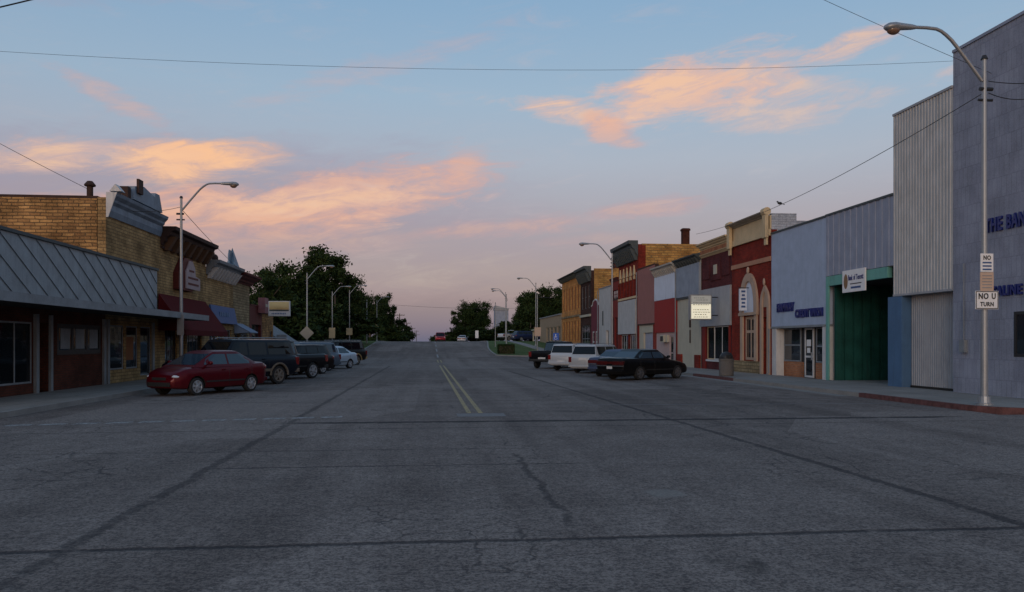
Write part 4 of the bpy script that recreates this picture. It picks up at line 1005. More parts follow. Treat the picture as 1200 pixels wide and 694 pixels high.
for k in range(5): q.box(nx - .13, nx + .13, ny - .005, ny - .001, 3.08 + k * .075, 3.10 + k * .075)
q.build('sign_marks', M['dim_trim'], s3)
sbk = plain('sign_back_metal', (.30, .27, .22), .5, .2)
sign_plate('diamond_sign', 'plain back of a diamond road sign hung on the second left lamp', -10.5, 69.8, 2.55, .85, .85, sbk, diamond=True)
sign_plate('rectangular_sign', 'pale upright rectangular sign on third left lamp above the parked cars', -10.3, 85.8, 2.75, .65, 1.1, M['cream'])
sign_plate('square_sign', 'pale square sign on the fourth left lamp', -9.9, 99.8, 3.1, .75, .85, M['cream'])
sign_plate('small_box_sign', 'small pale box sign high on the farthest left lamp', -9.2, 139.8, 5.0, .45, 1.0, M['cream'])
sign_plate('tan_sign', 'square tan sign on post at right verge', 11.5, 85.8, 2.9, .7, .95, M['tansign'])
bsn = sign_plate('blue_sign', 'blue square sign with white symbol in front of low tan building', 12.9, 82, 2.35, .6, .75, plain('bright_blue', (.03, .12, .5), .4), postz=.4)
q = MB(); q.ell((12.87, 81.99, 2.55), .06, .01, .06); q.box(12.84, 12.9, 81.985, 81.998, 2.25, 2.5); q.box(12.84, 13.02, 81.985, 81.998, 2.3, 2.35)
q.tube([(12.87 + .16 * math.cos(a), 81.99, 2.22 + .16 * math.sin(a)) for a in [R(100 + 25 * k) for k in range(11)]], .022, 5); q.build('symbol', M['white'], bsn)
sign_plate('road_sign', 'white upright sign on a post beyond the crest to the right', 8.0, 139, 3.2, .55, 1.3, M['white'], postz=1.9)
sign_plate('parking_notice', 'small narrow white notice on the first left lamp behind the red sedan', -10.2, 34.08, 2.45, .27, .85, M['silver'])
sign_plate('yard_sign', 'small pale sign board on left by the shed and pickups', -12.0, 66.5, 2.0, .8, .75, M['dim_trim'], postz=.1)
# litter bin
tb = thing('litter_bin', 'round stone litter bin with dark domed lid on the right sidewalk', 'bin', (13.95, 36.8, SW))
bx, by = 13.95, 36.8
def aggmat():
    m, nt, b = newmat('exposed_aggregate'); n = noise(nt, objvec(nt), 45, 3, .8)
    nt.links.new(mixc(nt, n.sm(.35, .65), (.06, .055, .052), (.17, .16, .15)), b.inputs['Base Color']); b.inputs['Roughness'].default_value = .95; bump(nt, b, n, .8, .02); return m
q = MB(); q.lathe([(.30, 0), (.34, .03), (.34, .72), (.36, .74), (.36, .82), (.28, .82)], (bx, by, SW), n=24); q.build('bin_body', aggmat(), tb, smooth=True)
q = MB(); q.lathe([(.31, .825), (.31, .92), (.28, 1.0), (.2, 1.1), (.08, 1.15), (.01, 1.16)], (bx, by, SW), n=24); lid = q.build('lid', M['dkmetal'], tb, smooth=True)
q = MB(); q.box(bx - .12, bx + .12, by - .315, by - .2, SW + .86, SW + 1.0); q.build('opening_flap', M['black'], lid)

# wires
def wire(label, a, b, sag, r=.012, name='overhead_wire', n=24, extra=None):
    a, b = Vector(a), Vector(b); pts = []
    for k in range(n + 1):
        t = k / n; p = a.lerp(b, t); p.z -= sag * 4 * t * (1 - t); pts.append(p)
    q = MB(); q.tube(pts, r, 5); o = q.build(name, M['blackp'], None); tag(o, label, 'wire'); return o, pts
# right lamp pole to the roof beyond the arched building, then others
wire('thin overhead wire spanning the whole street high across the sky', (-26, 30, 12.5), (26, 30, 13.4), 1.05, .0065)
wire('short thick cable crossing the top left corner of the sky', (-9, 12, 5.7), (-3.0, 12, 7.45), .12, .011)
wire('slanting wire running down to the vent pipe on tall stone building', (-24, 33, 13.7), (-13.3, 33, 7.7), .15, .010)
_, wp = wire('long wire from near right lamp to the brick roofs with a bird on it', (14.1, 19.05, 8.13), (16.75, 49.4, 8.6), .55, .011)
wire('wire descending across upper right sky behind the lamp head', (7.2, 22, 13.2), (18, 22.5, 9.35), .1, .007)
wire('upper service wire from near right lamp to the bank wall', (14.1, 19.05, 8.35), (16.69, 19.6, 8.7), .1, .012)
wire('lower looping service wire from near right lamp to the bank wall', (14.1, 19.05, 8.05), (16.69, 19.6, 8.6), .3, .012)
wire('thin wire from the first left lamp to the tall stone building', (-10.2, 34.2, 7.3), (-12.29, 34.2, 7.1), .1, .01)
wire('pair of thin wires sloping down from the first left lamp to the shop roofs', (-10.2, 34.3, 7.2), (-12.0, 56, 5.9), .15, .012)
wire('high thin wire across road near the horizon', (-14, 150, 9.4), (24, 150, 8.6), .8, .02)
bp = wp[12]
bd = thing('bird', 'small dark bird perched on the long wire over the arched building', 'bird', tuple(bp))
def birdmesh():
    c = Vector(bp) + Vector((0, 0, .09)); q = MB()
    q.ell(c, .11, .055, .06, 12, 8); q.ell(c + Vector((-.10, 0, .06)), .042, .036, .038, 10, 8); q.prism([tuple(c + Vector(v)) for v in ((.07, -.025, -.01), (.07, .025, -.01), (.22, .03, -.07), (.22, -.03, -.07))], (0, 0, .015))
    q.prism([tuple(c + Vector(v)) for v in ((-.135, -.01, .055), (-.135, .01, .055), (-.175, 0, .05))], (0, 0, .015)); q.tube([tuple(c + Vector((0, .02, -.05))), tuple(c + Vector((0, .02, -.09)))], .006, 5); q.tube([tuple(c + Vector((0, -.02, -.05))), tuple(c + Vector((0, -.02, -.09)))], .006, 5)
    return q
birdmesh().build('body', M['blackp'], bd, smooth=True)

# utility poles beyond the crest
for i, (x, y, h) in enumerate(((-9.3, 245, 10.6), (-8.9, 300, 9.5), (-8.6, 380, 9.0), (-8.2, 470, 9.0))):
    lb = ['nearest utility pole with two crossarms beyond the road crest', 'second utility pole beyond the road crest, in front of paler sky', 'third utility pole beyond the crest, small in the distance', 'most distant utility pole beyond the crest'][i]
    u = thing('utility_pole', lb, 'utility pole', (x, y, .1), 0, 'utility poles beyond the crest')
    q = MB(); q.tube([(x, y, 0), (x, y, h)], [.2, .13], 8); q.build('pole', M['wood'], u)
    for dz, w_ in ((-.5, 1.5), (-2.6, 1.9)):
        q = MB(); q.box(x - w_, x + w_, y - .06, y + .06, h + dz - .09, h + dz + .09)
        for k in (-1, -.5, .5, 1): q.tube([(x + w_ * .92 * k, y, h + dz + .09), (x + w_ * .92 * k, y, h + dz + .3)], .05, 6)
        q.build('crossarm', M['wood'], u)

# ================================================================ VEHICLES
def interp(st, x):
    for a, b in zip(st, st[1:]):
        if a[0] <= x <= b[0]:
            t = (x - a[0]) / (b[0] - a[0]); return [a[i] + (b[i] - a[i]) * t for i in range(len(a))]
    return list(st[0] if x < st[0][0] else st[-1])
def smooth_st(st, n):
    """Catmull-Rom through the stations"""
    out = []
    for i in range(len(st) - 1):
        p0, p1, p2, p3 = st[max(i - 1, 0)], st[i], st[i + 1], st[min(i + 2, len(st) - 1)]
        for k in range(n):
            t = k / n
            q = [p1[j] + (p2[j] - p1[j]) * t if j == 0 else .5 * ((2 * p1[j]) + (-p0[j] + p2[j]) * t + (2 * p0[j] - 5 * p1[j] + 4 * p2[j] - p3[j]) * t * t + (-p0[j] + 3 * p1[j] - 3 * p2[j] + p3[j]) * t ** 3) * .5 + (p1[j] + (p2[j] - p1[j]) * t) * .5 for j in range(len(p1))]
            out.append(q)
    out.append(list(st[-1])); return out
SPEC = {
 # stations: x, z bottom, z top, half width
 'sedan_small': dict(L=4.3, r=.30, wb=(1.30, -1.25), tr=.74, H=1.50, W=.845,
    st=[(-2.15,.48,.86,.60),(-2.11,.30,1.0,.72),(-1.95,.24,1.05,.79),(-1.5,.22,1.04,.83),(-.8,.22,1.0,.845),(0,.21,.98,.845),(.8,.21,.97,.845),(1.25,.22,.95,.835),(1.65,.22,.89,.80),(1.92,.24,.79,.73),(2.09,.28,.67,.63),(2.15,.38,.56,.52)],
    gh=(1.42, .35, -.80, -1.85, .93, .80, .60), win=[(.95, -.12), (-.2, -1.22)], belt=.99),
 'sedan_big': dict(L=4.95, r=.32, wb=(1.46, -1.34), tr=.77, H=1.42, W=.90,
    st=[(-2.47,.45,.86,.72),(-2.43,.30,.98,.80),(-2.25,.25,1.02,.85),(-1.7,.23,1.02,.885),(-.8,.22,.98,.90),(0,.22,.96,.90),(.8,.22,.94,.90),(1.3,.22,.89,.89),(1.85,.22,.80,.86),(2.2,.25,.72,.80),(2.42,.28,.62,.70),(2.47,.38,.54,.60)],
    gh=(1.05, .30, -.95, -1.75, .90, .84, .62), win=[(.72, -.28), (-.36, -1.3)], belt=.97),
 'suv': dict(L=5.4, r=.38, wb=(1.75, -1.55), tr=.83, H=1.86, W=.99,
    st=[(-2.7,.55,1.05,.90),(-2.67,.42,1.16,.95),(-2.5,.36,1.2,.975),(-1.5,.34,1.2,.99),(0,.33,1.19,.99),(.8,.33,1.18,.99),(1.2,.33,1.14,.985),(2.0,.33,1.09,.97),(2.45,.36,1.03,.93),(2.66,.40,.92,.86),(2.7,.5,.8,.80)],
    gh=(1.25, .62, -2.42, -2.62, 1.08, .94, .77), win=[(.80, .05), (-.03, -.95), (-1.05, -2.3)], belt=1.2),
 'minivan': dict(L=5.0, r=.33, wb=(1.55, -1.45), tr=.80, H=1.75, W=.97,
    st=[(-2.5,.42,.95,.86),(-2.46,.32,1.05,.92),(-2.3,.26,1.1,.955),(-1.2,.24,1.1,.97),(0,.23,1.08,.97),(.9,.23,1.05,.97),(1.5,.23,.98,.955),(2.0,.24,.86,.91),(2.35,.27,.72,.82),(2.5,.36,.58,.68)],
    gh=(1.75, .75, -2.15, -2.42, .98, .93, .74), win=[(1.1, .30), (.2, -.9), (-1.0, -2.1)], belt=1.1),
 'wagon': dict(L=4.6, r=.33, wb=(1.40, -1.30), tr=.77, H=1.62, W=.90,
    st=[(-2.3,.42,.95,.78),(-2.26,.32,1.02,.85),(-2.1,.27,1.05,.885),(-1.2,.25,1.05,.90),(0,.25,1.03,.90),(.9,.25,1.0,.90),(1.4,.25,.95,.885),(1.85,.26,.87,.84),(2.15,.28,.75,.76),(2.3,.38,.62,.62)],
    gh=(1.25, .50, -1.85, -2.18, .95, .87, .66), win=[(.85, -.05), (-.13, -.95), (-1.03, -1.75)], belt=1.05),
 'pickup': dict(L=5.4, r=.38, wb=(1.75, -1.65), tr=.83, H=1.82, W=.98,
    st=[(-2.7,.60,1.10,.93),(-2.67,.52,1.17,.96),(-2.5,.46,1.18,.975),(-1.5,.40,1.18,.98),(0,.36,1.18,.98),(.8,.36,1.16,.98),(1.2,.36,1.12,.975),(2.0,.36,1.08,.96),(2.45,.38,1.02,.92),(2.66,.42,.92,.86),(2.7,.5,.8,.80)],
    gh=(1.25, .65, -.62, -.80, 1.06, .92, .74), win=[(.84, .10), (.02, -.52)], belt=1.18, bed=(-2.58, -.95)),
}
def boolean(o, cutter):
    md = o.modifiers.new('b', 'BOOLEAN'); md.operation = 'DIFFERENCE'; md.object = cutter; md.solver = 'EXACT'
    bpy.context.view_layer.update()
    me = bpy.data.meshes.new_from_object(o.evaluated_get(bpy.context.evaluated_depsgraph_get()))
    o.modifiers.clear(); old = o.data; o.data = me; bpy.data.meshes.remove(old)
    bpy.data.objects.remove(cutter)
def car(name, label, kind, col, loc, heading, two_tone=None, glass=None, plate='', group=None, tail=(.16, .01, .01), metal=.25, cat='car', detail=True):
    """heading: direction of the nose as an angle from +Y towards +X, degrees"""
    sp = SPEC[kind]; W, H, rr = sp['W'], sp['H'], sp['r']; hx = sp['L'] / 2
    root = thing(name, label, cat, (0, 0, 0), 0, group)
    body = carpaint('paint_' + name, col, metal); gl = glass or M['carglass']
    def B(q, nm, mt, par=root, **k): return q.build(nm, mt, par, subtract=False, **k)
    st = smooth_st(sp['st'], 4); rings = []
    for x, zb, zt, w in st:
        h = zt - zb
        half = [(0, zb), (.78 * w, zb), (.93 * w, zb + .05 * h), (.985 * w, zb + .2 * h), (w, zb + .48 * h), (.992 * w, zb + .66 * h), (.965 * w, zb + .86 * h), (.92 * w, zb + .955 * h), (.83 * w, zt), (.45 * w, zt + .018), (0, zt + .025)]
        rings.append([(x, y, z) for y, z in half] + [(x, -y, z) for y, z in half[-2:0:-1]])
    n = len(rings[0]); vs = [p for g in rings for p in g]
    fs = [(i * n + k, i * n + (k + 1) % n, (i + 1) * n + (k + 1) % n, (i + 1) * n + k) for i in range(len(rings) - 1) for k in range(n)]
    fs += [tuple(range(n)), tuple((len(rings) - 1) * n + k for k in range(n))]
    q = MB(); q.add(vs, fs); bo = B(q, 'body', [body, M['black']])
    cq = MB()
    for wx in sp['wb']:
        for s in (-1, 1): cq.lathe([(rr + .055, W * s - .34 * s), (rr + .055, W * s + .3 * s)], (wx, 0, rr), 'y', 28)
    cut = cq.build('cut', M['black'], None); boolean(bo, cut)
    if 'bed' in sp:
        cq = MB(); cq.box(sp['bed'][0], sp['bed'][1], -W * .84, W * .84, .75, 1.6); cut = cq.build('cut', M['black'], None); boolean(bo, cut)
    lim = -2.7
    for p in bo.data.polygons:
        c = p.center
        for wx in sp['wb']:
            d = math.hypot(c.x - wx, c.z - rr)
            if abs(d - (rr + .055)) < .012 and abs(c.y) > W * .55 and abs(p.normal.y) < .3: p.material_index = 1
            if abs(p.normal.y) > .95 and d < rr + .06 and abs(c.y) < W - .3: p.material_index = 1
        if 'bed' in sp and sp['bed'][0] - .01 < c.x < sp['bed'][1] + .01 and abs(c.y) < W * .85 and .74 < c.z < 1.15: p.material_index = 1
        p.use_smooth = True
    bo.data.set_sharp_from_angle(angle=R(38))
    # greenhouse
    xA, xB, xC, xD, zb, wbs, wt = sp['gh']
    def sec(t):                                   # t 0..1 base to roof: x front, x rear, half width, z
        return xA + (xB - xA) * t, xD + (xC - xD) * t, wbs + (wt - wbs) * t ** .85, zb + (H - .045 - zb) * t
    prof = [0, .35, .7, .93]; q = MB(); vs = []; N = 14
    for t in prof:
        a, b2, w, z = sec(t)
        row = [(b2 + (a - b2) * k / (N - 1)) for k in range(N)]
        ring_ = [(x, w * (1 - .10 * max(0, (abs((x - (a + b2) / 2) / ((a - b2) / 2)) - .7) / .3) ** 2), z) for x in row]
        vs += ring_ + [(x, -y, z) for x, y, z in reversed(ring_)]
    a, b2, w, z = sec(1.0)
    for ww, dz, e in ((.93, .012, .03), (.6, .04, .06), (0.02, .05, .08)):
        row = [(b2 + e + (a - b2 - 2 * e) * k / (N - 1)) for k in range(N)]
        r1 = [(x, w * ww, z + dz - .012 * (abs((x - (a + b2) / 2) / ((a - b2) / 2))) ** 3) for x in row]; vs += r1 + [(x, -y, zz) for x, y, zz in reversed(r1)]
    m2 = 2 * N; nr = len(vs) // m2
    fs = [(i * m2 + k, i * m2 + (k + 1) % m2, (i + 1) * m2 + (k + 1) % m2, (i + 1) * m2 + k) for i in range(nr - 1) for k in range(m2)]
    fs += [tuple(range(m2))]; last = (nr - 1) * m2
    fs += [(last + k, last + k + 1, last + m2 - 2 - k, last + m2 - 1 - k) for k in range(N - 1)]
    q.add(vs, fs); cb = B(q, 'cabin', body, smooth=True)
    # panes
    def panes_side(s):
        zb_, zt_ = sp['belt'] + .03, H - .13
        def xs(z): t = (z - zb) / (H - .045 - zb); a_, b_, w_, _ = sec(t); return a_, b_, w_
        for (xf, xr) in sp['win']:
            pts = []
            for z in (zb_, zb_ + (zt_ - zb_) * .5, zt_):
                a_, b_, w_ = xs(z); pts.append((z, max(b_ + .09, min(xr, a_ - .1)), min(a_ - .09, max(xf, b_ + .1)), w_))
            q = MB(); vsl = []
            for z, x0, x1, w_ in pts:
                wf = lambda x: w_ * (1 - .10 * max(0, (abs((x - (xs(z)[0] + xs(z)[1]) / 2) / ((xs(z)[0] - xs(z)[1]) / 2)) - .7) / .3) ** 2)
                for k in range(5):
                    x = x0 + (x1 - x0) * k / 4; vsl.append((x, s * (wf(x) + .006), z))
            fsl = [(r_ * 5 + k, r_ * 5 + k + 1, (r_ + 1) * 5 + k + 1, (r_ + 1) * 5 + k) for r_ in range(2) for k in range(4)]
            q.add(vsl, fsl); q.add([(x, y - s * .012, z) for x, y, z in vsl], fsl)
            B(q, 'side_window', gl)
    for s in (-1, 1): panes_side(s)
    for front in (True, False):
        z0_, z1_ = (zb + .09 if front else sp['belt'] + .02), H - .12
        if not front and kind in ('suv', 'minivan', 'wagon'): z0_ = sp['belt'] + .06
        pts = []
        for z in (z0_, (z0_ + z1_) / 2, z1_):
            t = (z - zb) / (H - .045 - zb); a_, b_, w_, _ = sec(t); x = (a_ + .012) if front else (b_ - .012)
            for k in range(5): y = (-1 + k / 2) * (w_ * .86); pts.append((x - (.03 if front else -.03) * (k != 2) * 0, y, z))
        q = MB(); fsl = [(r_ * 5 + k, r_ * 5 + k + 1, (r_ + 1) * 5 + k + 1, (r_ + 1) * 5 + k) for r_ in range(2) for k in range(4)]
        q.add(pts, fsl); q.add([(x + (-.01 if front else .01), y, z) for x, y, z in pts], fsl)
        B(q, 'windshield' if front else 'rear_window', gl)
    # wheels
    for wx in sp['wb']:
        for s in (-1, 1):
            yo = s * (W - .025); q = MB()
            q.lathe([(rr * .66, yo - s * .20), (rr * .93, yo - s * .20), (rr, yo - s * .165), (rr, yo - s * .03), (rr * .95, yo), (rr * .70, yo + s * .004), (rr * .66, yo - s * .03)], (wx, 0, rr), 'y', 28)
            wh = B(q, 'wheel', M['black'], smooth=True)
            q = MB(); q.lathe([(rr * .70, yo - s * .05), (rr * .70, yo + s * .006), (rr * .62, yo + s * .008), (rr * .58, yo - s * .03), (rr * .3, yo - s * .03)], (wx, 0, rr), 'y', 24)
            for k in range(6):
                a = k * math.pi / 3 + .2; ca_, sa = math.cos(a), math.sin(a)
                p = [(wx + ca_ * r1 + sa * t, yo + s * (.012 if r1 < rr * .3 else .0), rr + sa * r1 - ca_ * t) for r1, t in ((rr * .12, -.035), (rr * .62, -.045), (rr * .62, .045), (rr * .12, .035))]
                q.prism(p, (0, -s * .03, 0))
            q.lathe([(rr * .2, yo - s * .03), (rr * .2, yo + s * .014), (rr * .1, yo + s * .02)], (wx, 0, rr), 'y', 16)
            B(q, 'rim', M['rim'] if kind not in ('suv', 'sedan_big') else paint('dull_rim', (.12, .12, .13), .5, metal=.4) if kind == 'sedan_big' else paint('dusty_rim', (.16, .14, .12), .7), wh)
            q = MB(); q.lathe([(rr * .6, yo - s * .16), (rr * .6, yo - s * .06)], (wx, 0, rr), 'y', 20); B(q, 'brake_disc', M['blackp'], wh)
    # lights, mirrors, plates, bumpers, trims
    f = interp(sp['st'], hx - .16); r_ = interp(sp['st'], -hx + .05)
    lens = plain('head_lens', (.55, .6, .65), .12, 0, coat=1)
    tl = plain('tail_lens_' + name, tail, .25, coat=.6)
    for s in (-1, 1):
        q = MB(); q.ell((hx - .24, s * f[3] * .80, f[2] - .10), .20, .15, .075 if kind in ('sedan_small', 'sedan_big', 'wagon') else .1, 14, 10); B(q, 'headlight', lens, smooth=True)
        q = MB()
        if kind in ('sedan_small', 'wagon'): q.ell((-hx + .12, s * r_[3] * .88, r_[2] - .14), .14, .13, .12, 14, 10); B(q, 'taillight', tl, smooth=True)
        elif kind == 'sedan_big': q.box(-hx - .012, -hx + .3, s * r_[3] * .20, s * r_[3] * 1.0, .70, .87); B(q, 'taillight', tl, bevel=.02)
        else: q.box(-hx - .012, -hx + .18, s * r_[3] * .80, s * r_[3] * 1.012, r_[2] - .38, r_[2] - .05); B(q, 'taillight', tl, bevel=.02)
        mx_ = sp['win'][0][0] - .12
        q = MB(); q.ell((mx_, s * (wbs + .13), sp['belt'] + .09), .07, .10, .07, 12, 8); q.tube([(mx_, s * (wbs - .03), sp['belt'] + .03), (mx_, s * (wbs + .1), sp['belt'] + .07)], .022, 6); B(q, 'mirror', body, smooth=True)
        for (xf, xr) in sp['win'][:2]:
            x = xr + .14; q = MB(); q.box(x, x + .17, s * (W * .968), s * (W * .99 + .02), sp['belt'] - .17, sp['belt'] - .14); B(q, 'door_handle', body, bevel=.008)
        q = MB()
        for (xf, xr) in sp['win'][:2]:
            wz = lambda z, x: 0
            i0 = interp(sp['st'], xr - .03); hh = i0[2] - i0[1]; x = xr - .035
            ys = [(.93 * i0[3], i0[1] + .05 * hh), (.985 * i0[3], i0[1] + .2 * hh), (i0[3], i0[1] + .48 * hh), (.992 * i0[3], i0[1] + .66 * hh), (.965 * i0[3], i0[1] + .86 * hh)]
            q.tube([(x, s * (y + .001), z) for y, z in ys], .007, 4)
        B(q, 'door_seam', M['black'])
        q = MB(); q.box(sp['wb'][1] + rr + .08, sp['wb'][0] - rr - .08, s * W * .985, s * (W + .012), sp['st'][5][1] + .22, sp['st'][5][1] + .27 + (.06 if two_tone else 0)); B(q, 'side_trim', M['blackp'] if not two_tone else two_tone)
    q = MB(); q.box(-hx - .02, -hx + .03, -.26, .26, .60 if kind != 'minivan' else .80, .75 if kind != 'minivan' else .95)
    if kind == 'sedan_big': q = MB(); q.box(-hx - .02, -hx + .03, -.16, .16, .52, .66)
    B(q, 'licence_plate', plain('plate', (.55, .55, .55), .5), bevel=.004)
    q = MB(); w_ = r_[3]
    q.box(-hx - .05, -hx + .25, -w_ * 1.0, w_ * 1.0, .38 if kind not in ('pickup', 'suv') else .48, .50 if kind not in ('pickup', 'suv') else .64); B(q, 'rear_bumper', M['blackp'] if kind in ('pickup',) else (two_tone or body), bevel=.03)
    q = MB(); q.box(hx - .12, hx + .03, -f[3] * .72, f[3] * .72, .32, .46); q.box(hx - .1, hx + .006, -f[3] * .45, f[3] * .45, f[2] - .22, f[2] - .12); B(q, 'grille', M['black'], bevel=.015)
    if kind == 'sedan_big':
        q = MB(); q.box(-hx - .016, -hx + .2, -r_[3] * .2, r_[3] * .2, .74, .85); B(q, 'reflector_panel', tl, bevel=.01)
        q = MB(); q.box(-hx - .03, -hx + .1, -r_[3], r_[3], .64, .675); B(q, 'chrome_strip', M['chrome'])
    if two_tone and kind == 'suv':
        for wx in sp['wb']:
            for s in (-1, 1):
                q = MB(); pts = [(wx + (rr + .10) * math.cos(R(a)), s * (W + .004), rr + (rr + .10) * math.sin(R(a))) for a in range(0, 181, 15)]
                q.tube(pts, .045, 6); B(q, 'wheel_arch_trim', two_tone)
    if kind in ('suv', 'minivan'):
        for s in (-1, 1):
            q = MB(); q.tube([(xC + .1, s * wt * .86, H + .0), (xC + .2, s * wt * .86, H + .05), (xB - .4, s * wt * .86, H + .05), (xB - .3, s * wt * .86, H)], .018, 6); B(q, 'roof_rail', M['silver'])
    root.location = loc; root.rotation_euler = (0, 0, R(90 - heading))
    return root
PG = 'cars parked at an angle along the street'
GL2 = M['carglass_lt']
dust = paint('dusty_trim', (.14, .115, .09), .8, .3)
hL = 180 + 33
car('parked_sedan', 'dark red small sedan parked nearest on the left, nose to the kerb', 'sedan_small', (.085, .003, .008), (-7.55, 28.3, 0), hL - 3, glass=GL2, group=PG).scale = (.97, .97, .97)
car('parked_suv', 'long black blue wagon with dusty grey lower trim right behind the red sedan', 'suv', (.008, .012, .02), (-7.9, 33.2, 0), hL + 2, two_tone=dust, group=PG)
car('parked_pickup', 'black pickup with bright wheels, second left behind the red sedan after long wagon', 'pickup', (.008, .008, .01), (-7.3, 38.4, 0), hL, group=PG, cat='pickup', glass=GL2)
car('parked_hatchback', 'black hatchback between the black pickup and the blue grey minivan on left', 'wagon', (.012, .009, .009), (-7.3, 44.2, 0), hL, group=PG)
car('parked_van', 'blue grey minivan with pale windows on left between dark cars and a white sedan', 'minivan', (.10, .13, .17), (-7.75, 49.3, 0), hL + 2, glass=GL2, group=PG, cat='van')
car('parked_sedan', 'white blue small sedan in the left row beside the far black and tan truck', 'sedan_small', (.42, .50, .58), (-6.7, 53.8, 0), hL, glass=GL2, group=PG)
car('parked_suv', 'black truck-like wagon with tan lower sides, farthest in the left row', 'suv', (.012, .010, .009), (-7.3, 62.0, 0), hL + 3, two_tone=paint('tan_trim', (.36, .25, .11), .6), group=PG)
hR = 43
car('parked_sedan', 'black four door sedan with full width red tail lights nearest on the right', 'sedan_big', (.006, .006, .007), (10.1, 37.3, 0), 54, glass=GL2, group=PG, tail=(.06, .006, .006))
car('parked_sedan', 'silver and blue sedan with light blue rear glass beside the black right sedan', 'sedan_big', (.06, .08, .14), (10.1, 41.3, 0), hR, glass=GL2, group=PG, tail=(.08, .01, .012)).scale = (.95, .95, .97)
car('parked_van', 'silver white minivan with dark rear window in the right row', 'minivan', (.42, .44, .46), (9.8, 45.9, 0), 36, group=PG, cat='van', tail=(.10, .008, .012)).scale = (.94, .94, .92)
car('parked_suv', 'white suv with red tail lights between silver minivan and black pickup', 'suv', (.48, .50, .53), (9.3, 49.9, 0), 36, group=PG, cat='suv').scale = (.92, .92, .88)
car('parked_pickup', 'black pickup farthest in the right row, silver cab roof', 'pickup', (.008, .008, .01), (8.8, 54.6, 0), 34, group=PG, cat='pickup', glass=GL2)
far = 'distant vehicles past the crest'
def lights_on(c):
    m = plain('headlamp_on', (.9, .85, .7), .3, emit=(1, .9, .7), es=1.4)
    for ch in c.children:
        if ch.name.startswith('headlight'): ch.data.materials.clear(); ch.data.materials.append(m)
c = car('oncoming_car', 'red suv with pale hood driving over the road crest towards the camera', 'suv', (.30, .02, .03), (1.8, 150, zg(150) - .1), 180, group=far, cat='suv'); lights_on(c)
car('distant_car', 'white car parked beyond the crest to the right of the road', 'sedan_big', (.45, .45, .48), (6.3, 158, zg(158)), 8, group=far)
car('distant_pickup', 'white pickup parked far back by the house between right hand trees', 'pickup', (.55, .57, .6), (13.9, 134, zg(134) + .1), 60, group=far, cat='pickup')
car('distant_car', 'dark blue car beside the white pickup under the right hand trees', 'wagon', (.02, .03, .08), (15.2, 127, zg(127) + .1), 70, group=far)

# ================================================================ TREES
def leafmat(name, a, b_):
    m, nt, b = newmat(name); o = objvec(nt); n = noise(nt, o, .55, 3, .6)
    oi = nt.nodes.new('ShaderNodeObjectInfo')
    geo = nt.nodes.new('ShaderNodeNewGeometry'); rp = V(nt, geo.outputs['Random Per Island'])
    nt.links.new(mixc(nt, (n * .6 + rp * .4).sm(.3, .7), a, b_), b.inputs['Base Color']); b.inputs['Roughness'].default_value = .9
    b.inputs['Specular IOR Level'].default_value = .1
    return m
LM = leafmat('leaf_dark', (.012, .024, .008), (.038, .058, .017)); LM2 = leafmat('leaf_mid', (.014, .028, .009), (.040, .062, .019))
def crown_mesh(rx, rz, zc, nclump, nleaf, ls, rnd, base_flat=.35):
    vs = []; fs = []
    cl = []
    for i in range(nclump):
        while True:
            p = Vector((rnd.uniform(-1, 1), rnd.uniform(-1, 1), rnd.uniform(-1, 1))); l = p.length
            if .35 < l < 1: break
        lump = 1 + .30 * math.sin(4.1 * p.x + 3 * p.y + rx * 2) * math.cos(3.7 * p.z + 2.3 * p.x + rz)
        if math.sin(5.3 * p.x + rx) * math.sin(4.7 * p.y + rz) * math.sin(5.9 * p.z + 1) > .5: continue
        p = p * lump; z = p.z if p.z > 0 else p.z * (1 - base_flat * .3)
        cl.append((Vector((p.x * rx, p.y * rx, zc + z * rz)), rnd.choice((.4, .7, .95, 1.2)) * rx * .2))
    for c, r in cl:
        for k in range(nleaf):
            d = Vector((rnd.gauss(0, 1), rnd.gauss(0, 1), rnd.gauss(0, .75))) * r * .62; p = c + d
            a = Vector((rnd.gauss(0, 1), rnd.gauss(0, 1), rnd.gauss(0, 1))).normalized(); b2 = a.cross(Vector((rnd.gauss(0, 1), rnd.gauss(0, 1), rnd.gauss(0, 1)))).normalized()
            s = ls * rnd.uniform(.6, 1.3); i0 = len(vs)
            vs += [p - a * s, p + b2 * s * .5, p + a * s, p - b2 * s * .5]; fs.append((i0, i0 + 1, i0 + 2, i0 + 3))
    me = bpy.data.meshes.new('crown'); me.from_pydata([tuple(v) for v in vs], [], fs); me.update(); return me, cl
def trunk_mesh(h, cl, rnd, r=.35):
    q = MB(); q.tube([(0, 0, -.3), (.05, .03, h * .3), (-.08, .05, h * .6), (.05, 0, h * .85)], [r * 1.25, r, r * .7, r * .3], 8)
    for c, rr_ in cl[::max(1, len(cl) // 14)]:
        z0_ = min(c.z * .55, h * .7); q.tube([(0, 0, z0_), tuple(Vector((c.x * .45, c.y * .45, z0_ + (c.z - z0_) * .55))), tuple(c)], [r * .45, r * .28, r * .08], 5)
    me = bpy.data.meshes.new('trunk'); me.from_pydata([tuple(v) for v in q.v], [], q.f); me.update(); return me
protos = []
rnd = random.Random(3)
bark = M['wood']
for rx, rz, zc, nc, nl, h in ((5.0, 4.6, 7.4, 90, 130, 12), (4.2, 5.2, 7.6, 85, 130, 13), (5.6, 4.0, 6.6, 90, 130, 11), (3.2, 2.6, 3.1, 60, 110, 5.5)):
    cm_, cl = crown_mesh(rx, rz, zc, nc, int(nl * 2.4), .23, rnd); tm = trunk_mesh(h, cl, rnd, .35 if h > 6 else .16)
    cm_.materials.append(LM if h != 11 else LM2); tm.materials.append(bark); protos.append((cm_, tm))
